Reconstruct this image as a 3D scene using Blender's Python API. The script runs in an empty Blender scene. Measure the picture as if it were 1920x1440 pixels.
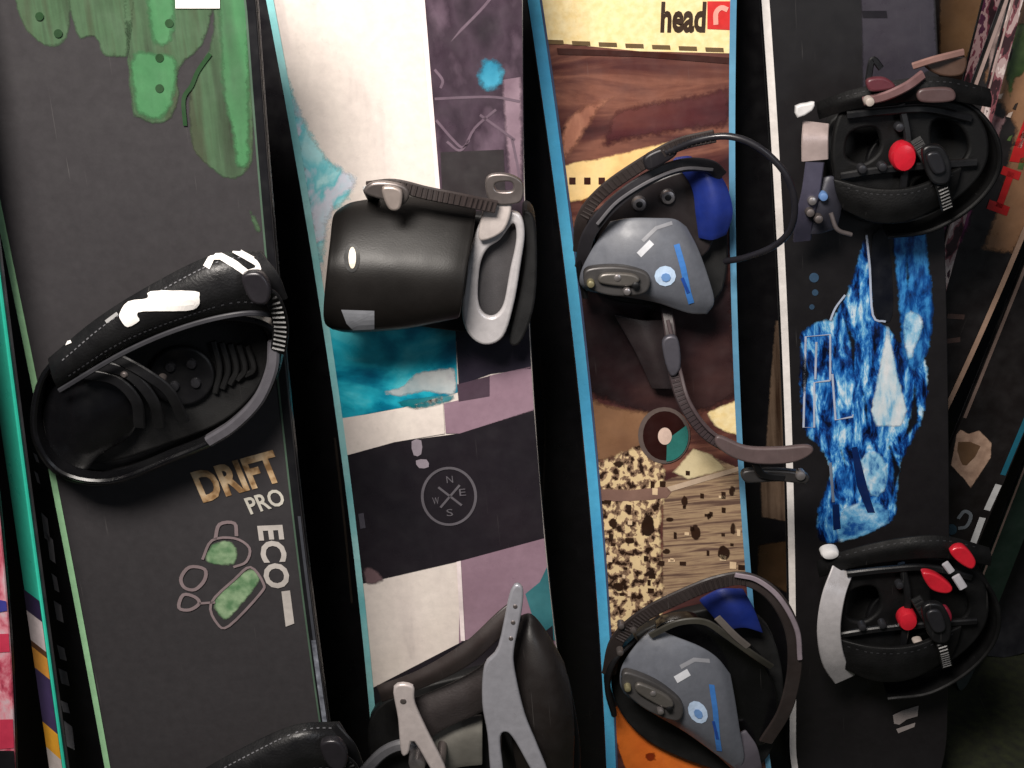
import bpy, bmesh, math, random
import numpy as np
from mathutils import Vector, Matrix
from mathutils.bvhtree import BVHTree
from mathutils.geometry import delaunay_2d_cdt

random.seed(7)
sc = bpy.context.scene
col = sc.collection

# ------------------------------------------------------------------ camera, light, exposure
FPX, IW, IH = 2667.0, 1920, 1440          # focal length in picture pixels, picture size
PITCH, DIST = math.radians(28), 1.75
cam_loc = Vector((0, -DIST * math.cos(PITCH), 0.9 + DIST * math.sin(PITCH)))
cd = bpy.data.cameras.new('camera'); cam = bpy.data.objects.new('camera', cd); col.objects.link(cam)
cd.sensor_fit = 'HORIZONTAL'; cd.sensor_width = 36.0; cd.lens = 36.0 * FPX / IW
cd.clip_start = 0.05; cd.clip_end = 60
cam.location = cam_loc; cam.rotation_euler = (math.pi / 2 - PITCH, 0, 0)
sc.camera = cam

world = bpy.data.worlds.new('World'); sc.world = world; world.use_nodes = True
world.node_tree.nodes['Background'].inputs[0].default_value = (0.62, 0.68, 0.8, 1)
world.node_tree.nodes['Background'].inputs[1].default_value = 0.05


def area(name, loc, target, size, size_y, watts, color, spread=180):
    ld = bpy.data.lights.new(name, 'AREA'); o = bpy.data.objects.new(name, ld); col.objects.link(o)
    ld.shape = 'RECTANGLE'; ld.size = size; ld.size_y = size_y; ld.energy = watts; ld.color = color; ld.spread = math.radians(spread)
    o.location = loc
    o.rotation_euler = (Vector(target) - Vector(loc)).to_track_quat('-Z', 'Y').to_euler()
    return o


area('key_lamp', (-0.5, -1.45, 2.7), (-0.15, 0.0, 1.15), 0.8, 0.5, 48, (1.0, 0.93, 0.86), 125)
area('fill_light', (1.3, -1.9, 1.9), (0.1, 0.1, 0.9), 0.6, 0.8, 6, (0.86, 0.92, 1.0))  # added cool fill from the right, stands for no real lamp

vs = sc.view_settings
vs.view_transform = 'Standard'; vs.look = 'None'; vs.gamma = 1.0; vs.exposure = 0.0
vs.use_curve_mapping = False

# ------------------------------------------------------------------ materials


def lin(c):
    out = []
    for x in c:
        x = x / 255.0
        out.append(x / 12.92 if x <= 0.04045 else ((x + 0.055) / 1.055) ** 2.4)
    return (*out, 1.0)


MATS = {}


def base_nodes(name):
    m = bpy.data.materials.new(name); m.use_nodes = True
    nt = m.node_tree; b = nt.nodes['Principled BSDF']
    tc = nt.nodes.new('ShaderNodeTexCoord')
    return m, nt, b, tc


def add_relief(nt, b, tc, bump, bscale, rough, scuff=0.12):
    """fine grain in the normal and uneven polish"""
    n2 = nt.nodes.new('ShaderNodeTexNoise'); n2.inputs['Scale'].default_value = 38; n2.inputs['Detail'].default_value = 6
    nt.links.new(tc.outputs['Object'], n2.inputs['Vector'])
    mr = nt.nodes.new('ShaderNodeMapRange')
    mr.inputs['From Min'].default_value = 0.3; mr.inputs['From Max'].default_value = 0.7
    mr.inputs['To Min'].default_value = max(0.03, rough - scuff); mr.inputs['To Max'].default_value = min(1, rough + scuff)
    nt.links.new(n2.outputs['Fac'], mr.inputs['Value']); nt.links.new(mr.outputs['Result'], b.inputs['Roughness'])
    if bump > 0:
        n3 = nt.nodes.new('ShaderNodeTexNoise'); n3.inputs['Scale'].default_value = bscale; n3.inputs['Detail'].default_value = 3
        nt.links.new(tc.outputs['Object'], n3.inputs['Vector'])
        bp = nt.nodes.new('ShaderNodeBump'); bp.inputs['Strength'].default_value = bump; bp.inputs['Distance'].default_value = 0.001
        nt.links.new(n3.outputs['Fac'], bp.inputs['Height']); nt.links.new(bp.outputs['Normal'], b.inputs['Normal'])


def add_wear(nt, b, tc, colour, amount):
    """fine mottling and thin pale scratches over a colour"""
    n = nt.nodes.new('ShaderNodeTexNoise'); n.inputs['Scale'].default_value = 85; n.inputs['Detail'].default_value = 9; n.inputs['Roughness'].default_value = 0.7
    nt.links.new(tc.outputs['Object'], n.inputs['Vector'])
    mr = nt.nodes.new('ShaderNodeMapRange'); mr.inputs['From Min'].default_value = 0.3; mr.inputs['From Max'].default_value = 0.68
    mr.inputs['To Min'].default_value = 1 - amount; mr.inputs['To Max'].default_value = 1 + amount * 0.35
    nt.links.new(n.outputs['Fac'], mr.inputs['Value'])
    mx = nt.nodes.new('ShaderNodeVectorMath'); mx.operation = 'SCALE'
    nt.links.new(colour, mx.inputs[0]); nt.links.new(mr.outputs['Result'], mx.inputs['Scale'])
    out = mx.outputs['Vector']
    for rot, thr in ((0.35, 0.735), (-0.6, 0.75)):
        mp = nt.nodes.new('ShaderNodeMapping'); mp.inputs['Rotation'].default_value = (0, 0, rot); mp.inputs['Scale'].default_value = (320, 7, 40)
        nt.links.new(tc.outputs['Object'], mp.inputs['Vector'])
        s = nt.nodes.new('ShaderNodeTexNoise'); s.inputs['Scale'].default_value = 1.0; s.inputs['Detail'].default_value = 2
        nt.links.new(mp.outputs['Vector'], s.inputs['Vector'])
        sr = nt.nodes.new('ShaderNodeMapRange'); sr.inputs['From Min'].default_value = thr; sr.inputs['From Max'].default_value = thr + 0.05
        sr.inputs['To Max'].default_value = 0.09
        nt.links.new(s.outputs['Fac'], sr.inputs['Value'])
        mi = nt.nodes.new('ShaderNodeMix'); mi.data_type = 'RGBA'
        nt.links.new(sr.outputs['Result'], mi.inputs['Factor']); nt.links.new(out, mi.inputs[6]); mi.inputs[7].default_value = (0.42, 0.4, 0.38, 1)
        out = mi.outputs[2]
    nt.links.new(out, b.inputs['Base Color'])


def mat(name, rgb, rough=0.45, metal=0.0, coat=0.0, var=0.18, scale=14, bump=0.0, bscale=600, scuff=0.12, spec=0.5):
    if name in MATS:
        return MATS[name]
    m, nt, b, tc = base_nodes(name)
    c = lin(rgb)
    n = nt.nodes.new('ShaderNodeTexNoise'); n.inputs['Scale'].default_value = scale; n.inputs['Detail'].default_value = 7
    nt.links.new(tc.outputs['Object'], n.inputs['Vector'])
    r = nt.nodes.new('ShaderNodeValToRGB')
    r.color_ramp.elements[0].position = 0.3; r.color_ramp.elements[1].position = 0.72
    r.color_ramp.elements[0].color = (*[x * (1 - var) for x in c[:3]], 1)
    r.color_ramp.elements[1].color = (*[min(1, x * (1 + var)) for x in c[:3]], 1)
    nt.links.new(n.outputs['Fac'], r.inputs['Fac'])
    add_wear(nt, b, tc, r.outputs['Color'], 0.16)
    b.inputs['Metallic'].default_value = metal; b.inputs['Coat Weight'].default_value = coat
    b.inputs['Coat Roughness'].default_value = 0.12; b.inputs['Specular IOR Level'].default_value = spec
    add_relief(nt, b, tc, bump, bscale, rough, scuff)
    MATS[name] = m
    return m


def pattern(name, stops, scale=10, detail=5, dist=0.0, kind='noise', stretch=(1, 1, 1), rot=0.0, rough=0.35, coat=0.3, const=False, bump=0.0, nrough=0.5):
    """a printed pattern: noise, wave or cell texture through a colour ramp of sRGB stops"""
    if name in MATS:
        return MATS[name]
    m, nt, b, tc = base_nodes(name)
    mp = nt.nodes.new('ShaderNodeMapping'); mp.inputs['Scale'].default_value = stretch; mp.inputs['Rotation'].default_value = (0, 0, rot)
    nt.links.new(tc.outputs['Object'], mp.inputs['Vector'])
    if kind == 'noise':
        n = nt.nodes.new('ShaderNodeTexNoise'); n.inputs['Detail'].default_value = detail; n.inputs['Distortion'].default_value = dist
        n.inputs['Roughness'].default_value = nrough
        out = n.outputs['Fac']
    elif kind == 'wave':
        n = nt.nodes.new('ShaderNodeTexWave'); n.inputs['Detail'].default_value = detail; n.inputs['Distortion'].default_value = dist
        out = n.outputs['Fac']
    else:
        n = nt.nodes.new('ShaderNodeTexVoronoi'); n.feature = 'F1'
        out = n.outputs['Distance']
    n.inputs['Scale'].default_value = scale
    nt.links.new(mp.outputs['Vector'], n.inputs['Vector'])
    r = nt.nodes.new('ShaderNodeValToRGB'); cr = r.color_ramp
    if const:
        cr.interpolation = 'CONSTANT'
    while len(cr.elements) < len(stops):
        cr.elements.new(0.5)
    for e, (p, c) in zip(cr.elements, stops):
        e.position = p; e.color = lin(c)
    nt.links.new(out, r.inputs['Fac'])
    add_wear(nt, b, tc, r.outputs['Color'], 0.12)
    b.inputs['Coat Weight'].default_value = coat; b.inputs['Coat Roughness'].default_value = 0.15
    add_relief(nt, b, tc, bump, 500, rough)
    MATS[name] = m
    return m


BLACK = mat('black_plastic', (18, 18, 20), 0.42, bump=0.15)
GLOSSBLACK = mat('gloss_black_plastic', (11, 11, 13), 0.25, coat=0.3)
RUBBER = mat('black_rubber', (13, 13, 14), 0.62, bump=0.3, bscale=900)
SIDEWALL = mat('black_sidewall', (13, 13, 15), 0.4)
SILVER = mat('brushed_aluminium', (204, 200, 202), 0.32, metal=0.35, var=0.06, bump=0.1, bscale=1500)
GUNMETAL = mat('gunmetal', (120, 112, 110), 0.4, metal=0.7, var=0.1)
GREYPLASTIC = mat('grey_plastic', (96, 99, 107), 0.42, var=0.07, bump=0.12)
WHITE = mat('white_print', (240, 236, 232), 0.45, var=0.03)
BLUEPAD = mat('royal_blue_foam', (24, 44, 122), 0.55, var=0.1, bump=0.2)
REDPLASTIC = mat('red_plastic', (196, 32, 48), 0.35, coat=0.3, var=0.08)
BROWNRUBBER = mat('worn_brown_black_strap', (50, 43, 42), 0.5, bump=0.2)
STEELEDGE = mat('steel_edge', (120, 120, 124), 0.3, metal=0.9, var=0.2)
STEEL = mat('steel_screw', (178, 172, 172), 0.35, metal=0.8, var=0.05)

# ------------------------------------------------------------------ geometry helpers


def ray(px, py):
    d = Vector(((px - IW / 2) / FPX, -(py - IH / 2) / FPX, -1.0))
    return (cam.rotation_euler.to_matrix() @ d).normalized()


def mesh_obj(name, verts, faces, material, parent, smooth=True, angle=35):
    me = bpy.data.meshes.new(name); me.from_pydata([tuple(v) for v in verts], [], faces)
    bm = bmesh.new(); bm.from_mesh(me); bmesh.ops.recalc_face_normals(bm, faces=bm.faces); bm.to_mesh(me); bm.free()
    return link_mesh(name, me, material, parent, smooth, angle)


def link_mesh(name, me, material, parent, smooth=True, angle=35):
    me.name = name
    me.materials.clear(); me.materials.append(material)
    for p in me.polygons:
        p.use_smooth = smooth
    if smooth:
        me.set_sharp_from_angle(angle=math.radians(angle))
    o = bpy.data.objects.new(name, me); col.objects.link(o); o.parent = parent
    return o


def tag(o, label=None, cat=None, group=None, kind=None):
    if label: o['label'] = label
    if cat: o['category'] = cat
    if group: o['group'] = group
    if kind: o['kind'] = kind
    return o


def catmull(pts, n=6, closed=False):
    P = [Vector(p) for p in pts]; out = []
    m = len(P)
    segs = m if closed else m - 1
    for i in range(segs):
        p1, p2 = P[i], P[(i + 1) % m]
        p0 = P[(i - 1) % m] if (closed or i > 0) else p1 * 2 - p2
        p3 = P[(i + 2) % m] if (closed or i + 2 < m) else p2 * 2 - p1
        for k in range(n):
            t = k / n
            out.append(0.5 * ((2 * p1) + (p2 - p0) * t + (2 * p0 - 5 * p1 + 4 * p2 - p3) * t * t + (3 * p1 - p0 - 3 * p2 + p3) * t ** 3))
    if not closed:
        out.append(P[-1])
    return out


class Frame:
    """the flat frame of one board: u across, v along its length from the ground, n out of its top sheet"""

    def __init__(self, name, top, bottom, depth_y, yaw=0.0, lean=5.0):
        yaw, lean = math.radians(yaw), math.radians(lean)
        rz = Matrix.Rotation(yaw, 3, 'Z')
        self.n = rz @ Vector((0, -math.cos(lean), math.sin(lean)))
        mid = ((top[0] + bottom[0]) / 2, (top[1] + bottom[1]) / 2)
        r = ray(*mid); a = cam_loc + r * ((depth_y - cam_loc.y) / r.y)
        self.o = a
        T, B = self._hit(*top, 0), self._hit(*bottom, 0)
        v = (T - B).normalized()
        u = v.cross(self.n).normalized()
        s = -B.z / v.z
        self.o = B + v * s                                  # where the board's axis meets the ground
        R = Matrix((u, v, self.n)).transposed()
        self.M = Matrix.Translation(self.o) @ R.to_4x4()
        self.Mi = self.M.inverted()
        self.root = bpy.data.objects.new(name, None); col.objects.link(self.root)
        self.root.matrix_world = self.M
        self.root.empty_display_size = 0.05

    def _hit(self, px, py, h):
        r = ray(px, py)
        t = (h + self.n.dot(self.o) - self.n.dot(cam_loc)) / self.n.dot(r)
        return cam_loc + r * t

    def pt(self, px, py, h=0.0):
        return self.Mi @ self._hit(px, py, h)

    def onto(self, px, py, bvh, lift=0.0008):
        """where the line of sight meets a part already built (board coordinates)"""
        o = self.Mi @ cam_loc; d = (self.Mi.to_3x3() @ ray(px, py)).normalized()
        hit, nor, _, _ = bvh.ray_cast(o, d)
        if hit is None:
            return None
        if nor.dot(d) > 0: nor = -nor
        return hit + nor * lift


def bvh_of(o):
    dg = bpy.context.evaluated_depsgraph_get(); dg.update()
    me = o.evaluated_get(dg).to_mesh()
    return BVHTree.FromPolygons([v.co.copy() for v in me.vertices], [tuple(p.vertices) for p in me.polygons])


JITTER = dict(blue_print=.0012, spotted_panel=.0012)
SOFT = dict(green_drip=.004, green_highlight=.008, blue_wash=.012, dark_paint=.014, pale_paint=.010, maroon_panel=.016, tan_panel=.012, cream_patch=.005, grey_swoosh=.006, teal_swoosh=.004,
            spotted_panel=.008, teal_dot=.012, blue_print=.006, pale_patch=.006, pale_wedge=.005, print_shape=.004, purple_print=.008, green_print=.008, lavender_band=.006, mauve_smear=.006,
            brown_streak=.004, brown_patch=.006, shield_emblem=.002, brown_stroke=.003, pink_border=.005, sand_panel=.003, speck=.0015, orange_panel=.003, slate_panel=.004, brown_panel=.006)


def soft_copy(m):
    """the same print with ink that thins out unevenly towards its outline"""
    key = 'faded_' + m.name
    if key in MATS:
        return MATS[key]
    c = m.copy(); c.name = key; nt = c.node_tree; b = nt.nodes['Principled BSDF']
    at = nt.nodes.new('ShaderNodeAttribute'); at.attribute_name = 'fade'
    tc = nt.nodes.new('ShaderNodeTexCoord')
    n = nt.nodes.new('ShaderNodeTexNoise'); n.inputs['Scale'].default_value = 130; n.inputs['Detail'].default_value = 7; n.inputs['Roughness'].default_value = 0.65
    nt.links.new(tc.outputs['Object'], n.inputs['Vector'])
    s1 = nt.nodes.new('ShaderNodeMath'); s1.operation = 'MULTIPLY_ADD'; s1.inputs[1].default_value = 2.2; s1.inputs[2].default_value = -1.35
    nt.links.new(n.outputs['Fac'], s1.inputs[0])
    s2 = nt.nodes.new('ShaderNodeMath'); s2.operation = 'MULTIPLY_ADD'; s2.inputs[1].default_value = 1.75; s2.use_clamp = True
    nt.links.new(at.outputs['Fac'], s2.inputs[0]); nt.links.new(s1.outputs[0], s2.inputs[2])
    nt.links.new(s2.outputs[0], b.inputs['Alpha'])
    MATS[key] = c
    return c


class Board(Frame):
    def __init__(self, name, label, cat, left, right, depth_y, yaw=0, lean=5, length=1.56, deck=None, side=SIDEWALL, tip=0.17,
                 thick=0.010, curl=0.035, group=None):
        top = ((left[0][0] + right[0][0]) / 2, (left[0][1] + right[0][1]) / 2)
        bot = ((left[-1][0] + right[-1][0]) / 2, (left[-1][1] + right[-1][1]) / 2)
        super().__init__(name, top, bot, depth_y, yaw, lean)
        tag(self.root, label, cat, group)
        L = [self.pt(*p) for p in left]; R = [self.pt(*p) for p in right]
        deg = 2 if len(left) > 2 else 1
        self.pl = np.polyfit([p.y for p in L], [p.x for p in L], min(deg, len(L) - 1))
        self.pr = np.polyfit([p.y for p in R], [p.x for p in R], min(deg, len(R) - 1))
        self.va = min(p.y for p in L + R) - 0.05; self.vb = max(p.y for p in L + R) + 0.05
        self.length, self.tip, self.curl, self.thick = length, tip, curl, thick
        mids = (self.va + self.vb) / 2
        print('BOARD', name, 'v %.2f..%.2f' % (self.va, self.vb), 'w top %.3f mid %.3f low %.3f' % tuple(
            self.lr(x)[1] - self.lr(x)[0] for x in (self.vb, mids, self.va)), 'base', [round(x, 2) for x in self.o])
        self.deck = self._slab('deck', -0.003, 0.0, 0.0, deck or BLACK, self.root)
        self._slab('sidewall', -thick + 0.0026, -0.0032, 0.0006, side, self.root)
        self._slab('steel_edge', -thick, -thick + 0.0024, 0.0010, STEELEDGE, self.root)

    def lr(self, v):
        vc = min(max(v, self.va), self.vb)
        l, r = float(np.polyval(self.pl, vc)), float(np.polyval(self.pr, vc))
        return l, r

    def outline(self, v):
        l, r = self.lr(v); c, w = (l + r) / 2, (r - l) / 2
        t = min(v, self.length - v); f = 1.0; h = 0.0
        if t < self.tip:
            x = min(1.0, (self.tip - t) / self.tip)
            f = max(0.02, (1 - x ** 2.6)) ** 0.5
        k = 0.16
        if t < k:
            h = self.curl * ((k - t) / k) ** 2
        return c - w * f, c + w * f, h

    def rows(self):
        n = 64
        vs_ = [self.length * (0.5 - 0.5 * math.cos(math.pi * i / n)) for i in range(n + 1)]
        return vs_

    def _slab(self, name, h0, h1, grow, m, parent):
        V, F = [], []
        e = 0.0012
        for v in self.rows():
            l, r, h = self.outline(v); l -= grow; r += grow
            V += [(l, v, h + h0), (l, v, h + h1 - e), (l + e, v, h + h1), (r - e, v, h + h1), (r, v, h + h1 - e), (r, v, h + h0)]
        n = len(V) // 6
        for i in range(n - 1):
            a, b = i * 6, i * 6 + 6
            for k in range(6):
                F.append((a + k, a + (k + 1) % 6, b + (k + 1) % 6, b + k))
        F.append(tuple(range(6))); F.append(tuple(range(6 * (n - 1), 6 * n)))
        return mesh_obj(name, V, F, m, parent)

    def edge_strip(self, name, side, o1, o2, m, layer=4, v0=0.03, v1=None):
        """a printed line that follows one long edge, o1..o2 metres in from it"""
        v1 = v1 or self.length - 0.03; V, F = [], []
        n = 70
        for i in range(n + 1):
            v = v0 + (v1 - v0) * i / n
            l, r, h = self.outline(v); z = h + layer * 0.0004
            w = r - l
            a, b = min(o1, w * 0.45), min(o2, w * 0.45)
            V += [(l + a, v, z), (l + b, v, z)] if side == 'L' else [(r - b, v, z), (r - a, v, z)]
        for i in range(n):
            F.append((2 * i, 2 * i + 1, 2 * i + 3, 2 * i + 2))
        return mesh_obj(name, V, F, m, self.deck, smooth=False)

    def band(self, name, p0, p1, m, layer=2):
        """a print that runs across the whole width between two picture points on the board"""
        v0, v1 = sorted((self.pt(*p0).y, self.pt(*p1).y)); V, F = [], []
        for i in range(5):
            v = v0 + (v1 - v0) * i / 4; l, r, h = self.outline(v); z = h + layer * 0.0004
            V += [(l + 0.0006, v, z), (r - 0.0006, v, z)]
        for i in range(4): F.append((2 * i, 2 * i + 1, 2 * i + 3, 2 * i + 2))
        return mesh_obj(name, V, F, m, self.deck, smooth=False)

    def decal(self, name, px, m, layer=1, curve=0, parent=None):
        """a flat printed area; its outline lies on the top sheet"""
        pts = [self.pt(x, y, 0) for x, y in px]
        if curve:
            pts = catmull(pts, curve, True)
        if name in JITTER:
            amp = JITTER[name]; rnd = random.Random(len(pts) * 31 + int(px[0][0])); dense = []
            for i, p in enumerate(pts):
                q = pts[(i + 1) % len(pts)]; k = max(1, int((q - p).length / 0.004))
                for t in range(k):
                    w = p + (q - p) * (t / k)
                    dense.append(w + Vector((rnd.uniform(-amp, amp), rnd.uniform(-amp, amp) * 1.3, 0)))
            pts = dense
        out = []
        for p in pts:
            v = min(max(p.y, 0.02), self.length - 0.02)
            l, r, h = self.outline(v)
            out.append((min(max(p.x, l + 0.001), r - 0.001), v, h + layer * 0.0004))
        if name in SOFT:
            w = SOFT[name]; z = layer * 0.0004; poly = np.array([(p[0], p[1]) for p in out]); nb = len(poly)
            nxt = np.roll(poly, -1, axis=0); seg = nxt - poly; sl = np.maximum((seg ** 2).sum(1), 1e-12)

            def dist(q):
                t = np.clip(((q - poly) * seg).sum(1) / sl, 0, 1)
                return float(np.sqrt(((poly + seg * t[:, None] - q) ** 2).sum(1)).min())

            lo, hi = poly.min(0), poly.max(0); st = max(0.0035, w * 0.4, float((hi - lo).max()) / 70)
            pts2 = [Vector(p) for p in poly]
            for gx in np.arange(lo[0] + st / 2, hi[0], st):
                for gy in np.arange(lo[1] + st / 2, hi[1], st):
                    pts2.append(Vector((gx, gy)))
            cv, _, cf, *_r = delaunay_2d_cdt(pts2, [(i, (i + 1) % nb) for i in range(nb)], [], 1, 1e-6)
            me = bpy.data.meshes.new(name)
            me.from_pydata([(v.x, v.y, z + self.outline(v.y)[2]) for v in cv], [], [tuple(f) for f in cf])
            at = me.attributes.new('fade', 'FLOAT', 'POINT')
            for i, v in enumerate(cv): at.data[i].value = min(1.0, dist(np.array((v.x, v.y))) / w)
            return link_mesh(name, me, soft_copy(m), parent or self.deck, False)
        return mesh_obj(name, out, [tuple(range(len(out)))], m, parent or self.deck, smooth=False)

    def stroke(self, name, px, width, m, layer=3, closed=False, curve=4, parent=None, h=None):
        """a drawn line of constant width in metres"""
        pts = [self.pt(x, y, h or 0) for x, y in px]
        if curve: pts = catmull(pts, curve, closed)
        V, F = [], []; n = len(pts)
        for i, p in enumerate(pts):
            a = pts[(i - 1) % n] if (closed or i) else p; b = pts[(i + 1) % n] if (closed or i < n - 1) else p
            t = (b - a); t.z = 0; t.normalize(); s = Vector((-t.y, t.x, 0)) * width / 2
            z = (h or 0) + layer * 0.0004
            V += [(p.x + s.x, p.y + s.y, z), (p.x - s.x, p.y - s.y, z)]
        for i in range(n if closed else n - 1):
            j = (i + 1) % n
            F.append((2 * i, 2 * i + 1, 2 * j + 1, 2 * j))
        return mesh_obj(name, V, F, m, parent or self.deck, smooth=False)

    def spot(self, name, px, py, rpx, m, layer=3, parent=None, ry=None, n=28):
        return self.decal(name, [(px + rpx * math.cos(2 * math.pi * i / n), py + (ry or rpx) * math.sin(2 * math.pi * i / n)) for i in range(n)], m, layer, 0, parent)

    def lettering(self, name, text, p0, p1, height, m, h=0.0012, parent=None, bold=0.0, shear=0.0):
        """letters on a baseline from pixel p0 to p1, their height given in pixels"""
        cu = bpy.data.curves.new(name, 'FONT'); cu.body = text; cu.resolution_u = 3; cu.offset = bold; cu.shear = shear
        o = bpy.data.objects.new(name, cu); col.objects.link(o)
        dg = bpy.context.evaluated_depsgraph_get(); dg.update()
        me = bpy.data.meshes.new_from_object(o.evaluated_get(dg)); bpy.data.objects.remove(o); bpy.data.curves.remove(cu)
        co = np.array([v.co[:] for v in me.vertices]); x0, y0 = co[:, 0].min(), 0.0; x1 = co[:, 0].max(); y1 = co[:, 1].max()
        a, b = self.pt(*p0, h), self.pt(*p1, h)
        ax = b - a; ax.z = 0; up = Vector((-ax.y, ax.x, 0)).normalized()
        dx, dy = p1[0] - p0[0], p1[1] - p0[1]; dl = math.hypot(dx, dy)
        q = self.pt(p0[0] + dy / dl * height, p0[1] - dx / dl * height, h)
        hh = abs((q - a).dot(up))
        for v in me.vertices:
            s = (v.co.x - x0) / (x1 - x0); t = (v.co.y - y0) / (y1 - y0)
            v.co = a + ax * s + up * hh * t
        return link_mesh(name, me, m, parent or self.deck, False)

    # ---- solid pieces of a binding -------------------------------------------------
    def plate(self, name, outer, h, th, m, parent, holes=(), bev=0.003, curve=5, slope=(0, 0)):
        cu = bpy.data.curves.new(name, 'CURVE'); cu.dimensions = '2D'; cu.fill_mode = 'BOTH'
        cu.extrude = max(0.0002, th / 2 - bev); cu.bevel_depth = bev; cu.bevel_resolution = 2; cu.offset = -bev
        allp = []
        for ring in (outer, *holes):
            pts = [self.pt(x, y, h) for x, y in ring]
            if curve: pts = catmull(pts, curve, True)
            sp = cu.splines.new('POLY'); sp.points.add(len(pts) - 1); sp.use_cyclic_u = True
            for q, p in zip(sp.points, pts): q.co = (p.x, p.y, 0, 1)
            allp += pts
        o = bpy.data.objects.new(name, cu); col.objects.link(o)
        dg = bpy.context.evaluated_depsgraph_get(); dg.update()
        me = bpy.data.meshes.new_from_object(o.evaluated_get(dg)); bpy.data.objects.remove(o); bpy.data.curves.remove(cu)
        cx = sum(p.x for p in allp) / len(allp); cy = sum(p.y for p in allp) / len(allp)
        for v in me.vertices:
            v.co.z += h - th / 2 + slope[0] * (v.co.x - cx) + slope[1] * (v.co.y - cy)
        return link_mesh(name, me, m, parent)

    def loft(self, name, rows, m, parent, th=0.004, nu=5, nv=5):
        grid = [catmull([self.pt(*p) for p in r], nu) for r in rows]
        cols = list(zip(*grid)); cols = [catmull(list(c), nv) for c in cols]
        grid = list(zip(*cols))
        V, F = [], []
        w = len(grid[0])
        for r in grid: V += [tuple(p) for p in r]
        for i in range(len(grid) - 1):
            for j in range(w - 1):
                F.append((i * w + j, i * w + j + 1, (i + 1) * w + j + 1, (i + 1) * w + j))
        me = bpy.data.meshes.new(name); me.from_pydata(V, [], F)
        bm = bmesh.new(); bm.from_mesh(me); bmesh.ops.recalc_face_normals(bm, faces=bm.faces)
        s = sum(f.normal.z for f in bm.faces)
        if s < 0: bmesh.ops.reverse_faces(bm, faces=bm.faces)
        bm.to_mesh(me); bm.free()
        o = link_mesh(name, me, m, parent, True, 60)
        md = o.modifiers.new('shell', 'SOLIDIFY'); md.thickness = th; md.offset = -1
        bv = o.modifiers.new('round', 'BEVEL'); bv.width = min(0.0016, th * 0.35); bv.segments = 2; bv.limit_method = 'ANGLE'; bv.angle_limit = math.radians(50)
        return o

    def strap(self, name, px, w, th, m, parent, wd=None, n=6, taper=None, closed=False):
        """a flat band swept along points (px, py, height); wd = 'n' stands it on edge"""
        P = catmull([self.pt(*p) for p in px], n, closed)
        V, F = [], []; N = len(P); ring = 8
        for i, p in enumerate(P):
            a = P[(i - 1) % N] if (closed or i) else p; b = P[(i + 1) % N] if (closed or i < N - 1) else p
            t = (b - a).normalized()
            if wd == 'n':
                wv = Vector((0, 0, 1)); wv = (wv - t * wv.dot(t)).normalized()
            else:
                wv = t.cross(Vector((0, 0, 1))).normalized()
            tv = wv.cross(t).normalized()
            s = 1.0
            if taper: s = taper[0] + (taper[1] - taper[0]) * i / (N - 1)
            hw, ht, e = w * s / 2, th / 2, min(th * 0.35, w * 0.2)
            for (x, y) in ((-hw, -ht + e), (-hw + e, -ht), (hw - e, -ht), (hw, -ht + e), (hw, ht - e), (hw - e, ht), (-hw + e, ht), (-hw, ht - e)):
                V.append(p + wv * x + tv * y)
        for i in range(N if closed else N - 1):
            j = (i + 1) % N
            for k in range(ring):
                F.append((i * ring + k, i * ring + (k + 1) % ring, j * ring + (k + 1) % ring, j * ring + k))
        if not closed:
            F.append(tuple(range(ring))); F.append(tuple(range((N - 1) * ring, N * ring)))
        return mesh_obj(name, V, F, m, parent, True, 40)

    def tube(self, name, px, r, m, parent, n=6, closed=False):
        P = catmull([self.pt(*p) for p in px], n, closed); V, F = [], []; N = len(P); ring = 10
        for i, p in enumerate(P):
            a = P[(i - 1) % N] if (closed or i) else p; b = P[(i + 1) % N] if (closed or i < N - 1) else p
            t = (b - a).normalized(); x = t.cross(Vector((0.13, 0.21, 1))).normalized(); y = t.cross(x)
            for k in range(ring):
                an = 2 * math.pi * k / ring; V.append(p + (x * math.cos(an) + y * math.sin(an)) * r)
        for i in range(N if closed else N - 1):
            j = (i + 1) % N
            for k in range(ring):
                F.append((i * ring + k, i * ring + (k + 1) % ring, j * ring + (k + 1) % ring, j * ring + k))
        if not closed:
            F.append(tuple(range(ring))); F.append(tuple(range((N - 1) * ring, N * ring)))
        return mesh_obj(name, V, F, m, parent, True, 50)

    def teeth(self, name, px, w, m, parent, step=0.0055, lift=0.0026):
        """the row of small cross bars on a ratchet strap, one joined mesh"""
        P = catmull([self.pt(*p) for p in px], 24); V, F = [], []; acc = 0.0
        for i in range(1, len(P) - 1):
            acc += (P[i] - P[i - 1]).length
            if acc < step: continue
            acc = 0.0
            t = (P[i + 1] - P[i - 1]).normalized(); wv = t.cross(Vector((0, 0, 1))).normalized(); tv = wv.cross(t).normalized()
            if tv.z < 0: tv = -tv
            c = P[i] + tv * lift; b0 = len(V)
            for (x, y, z) in ((-1, -1, -1), (1, -1, -1), (1, 1, -1), (-1, 1, -1), (-1, -.3, 1), (1, -.3, 1), (1, .3, 1), (-1, .3, 1)):
                V.append(c + wv * x * w / 2 + t * y * step * 0.34 + tv * z * 0.0011)
            F += [tuple(b0 + k for k in f) for f in ((4, 5, 6, 7), (0, 1, 5, 4), (1, 2, 6, 5), (2, 3, 7, 6), (3, 0, 4, 7), (0, 3, 2, 1))]
        return mesh_obj(name, V, F, m, parent, False)

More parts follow.
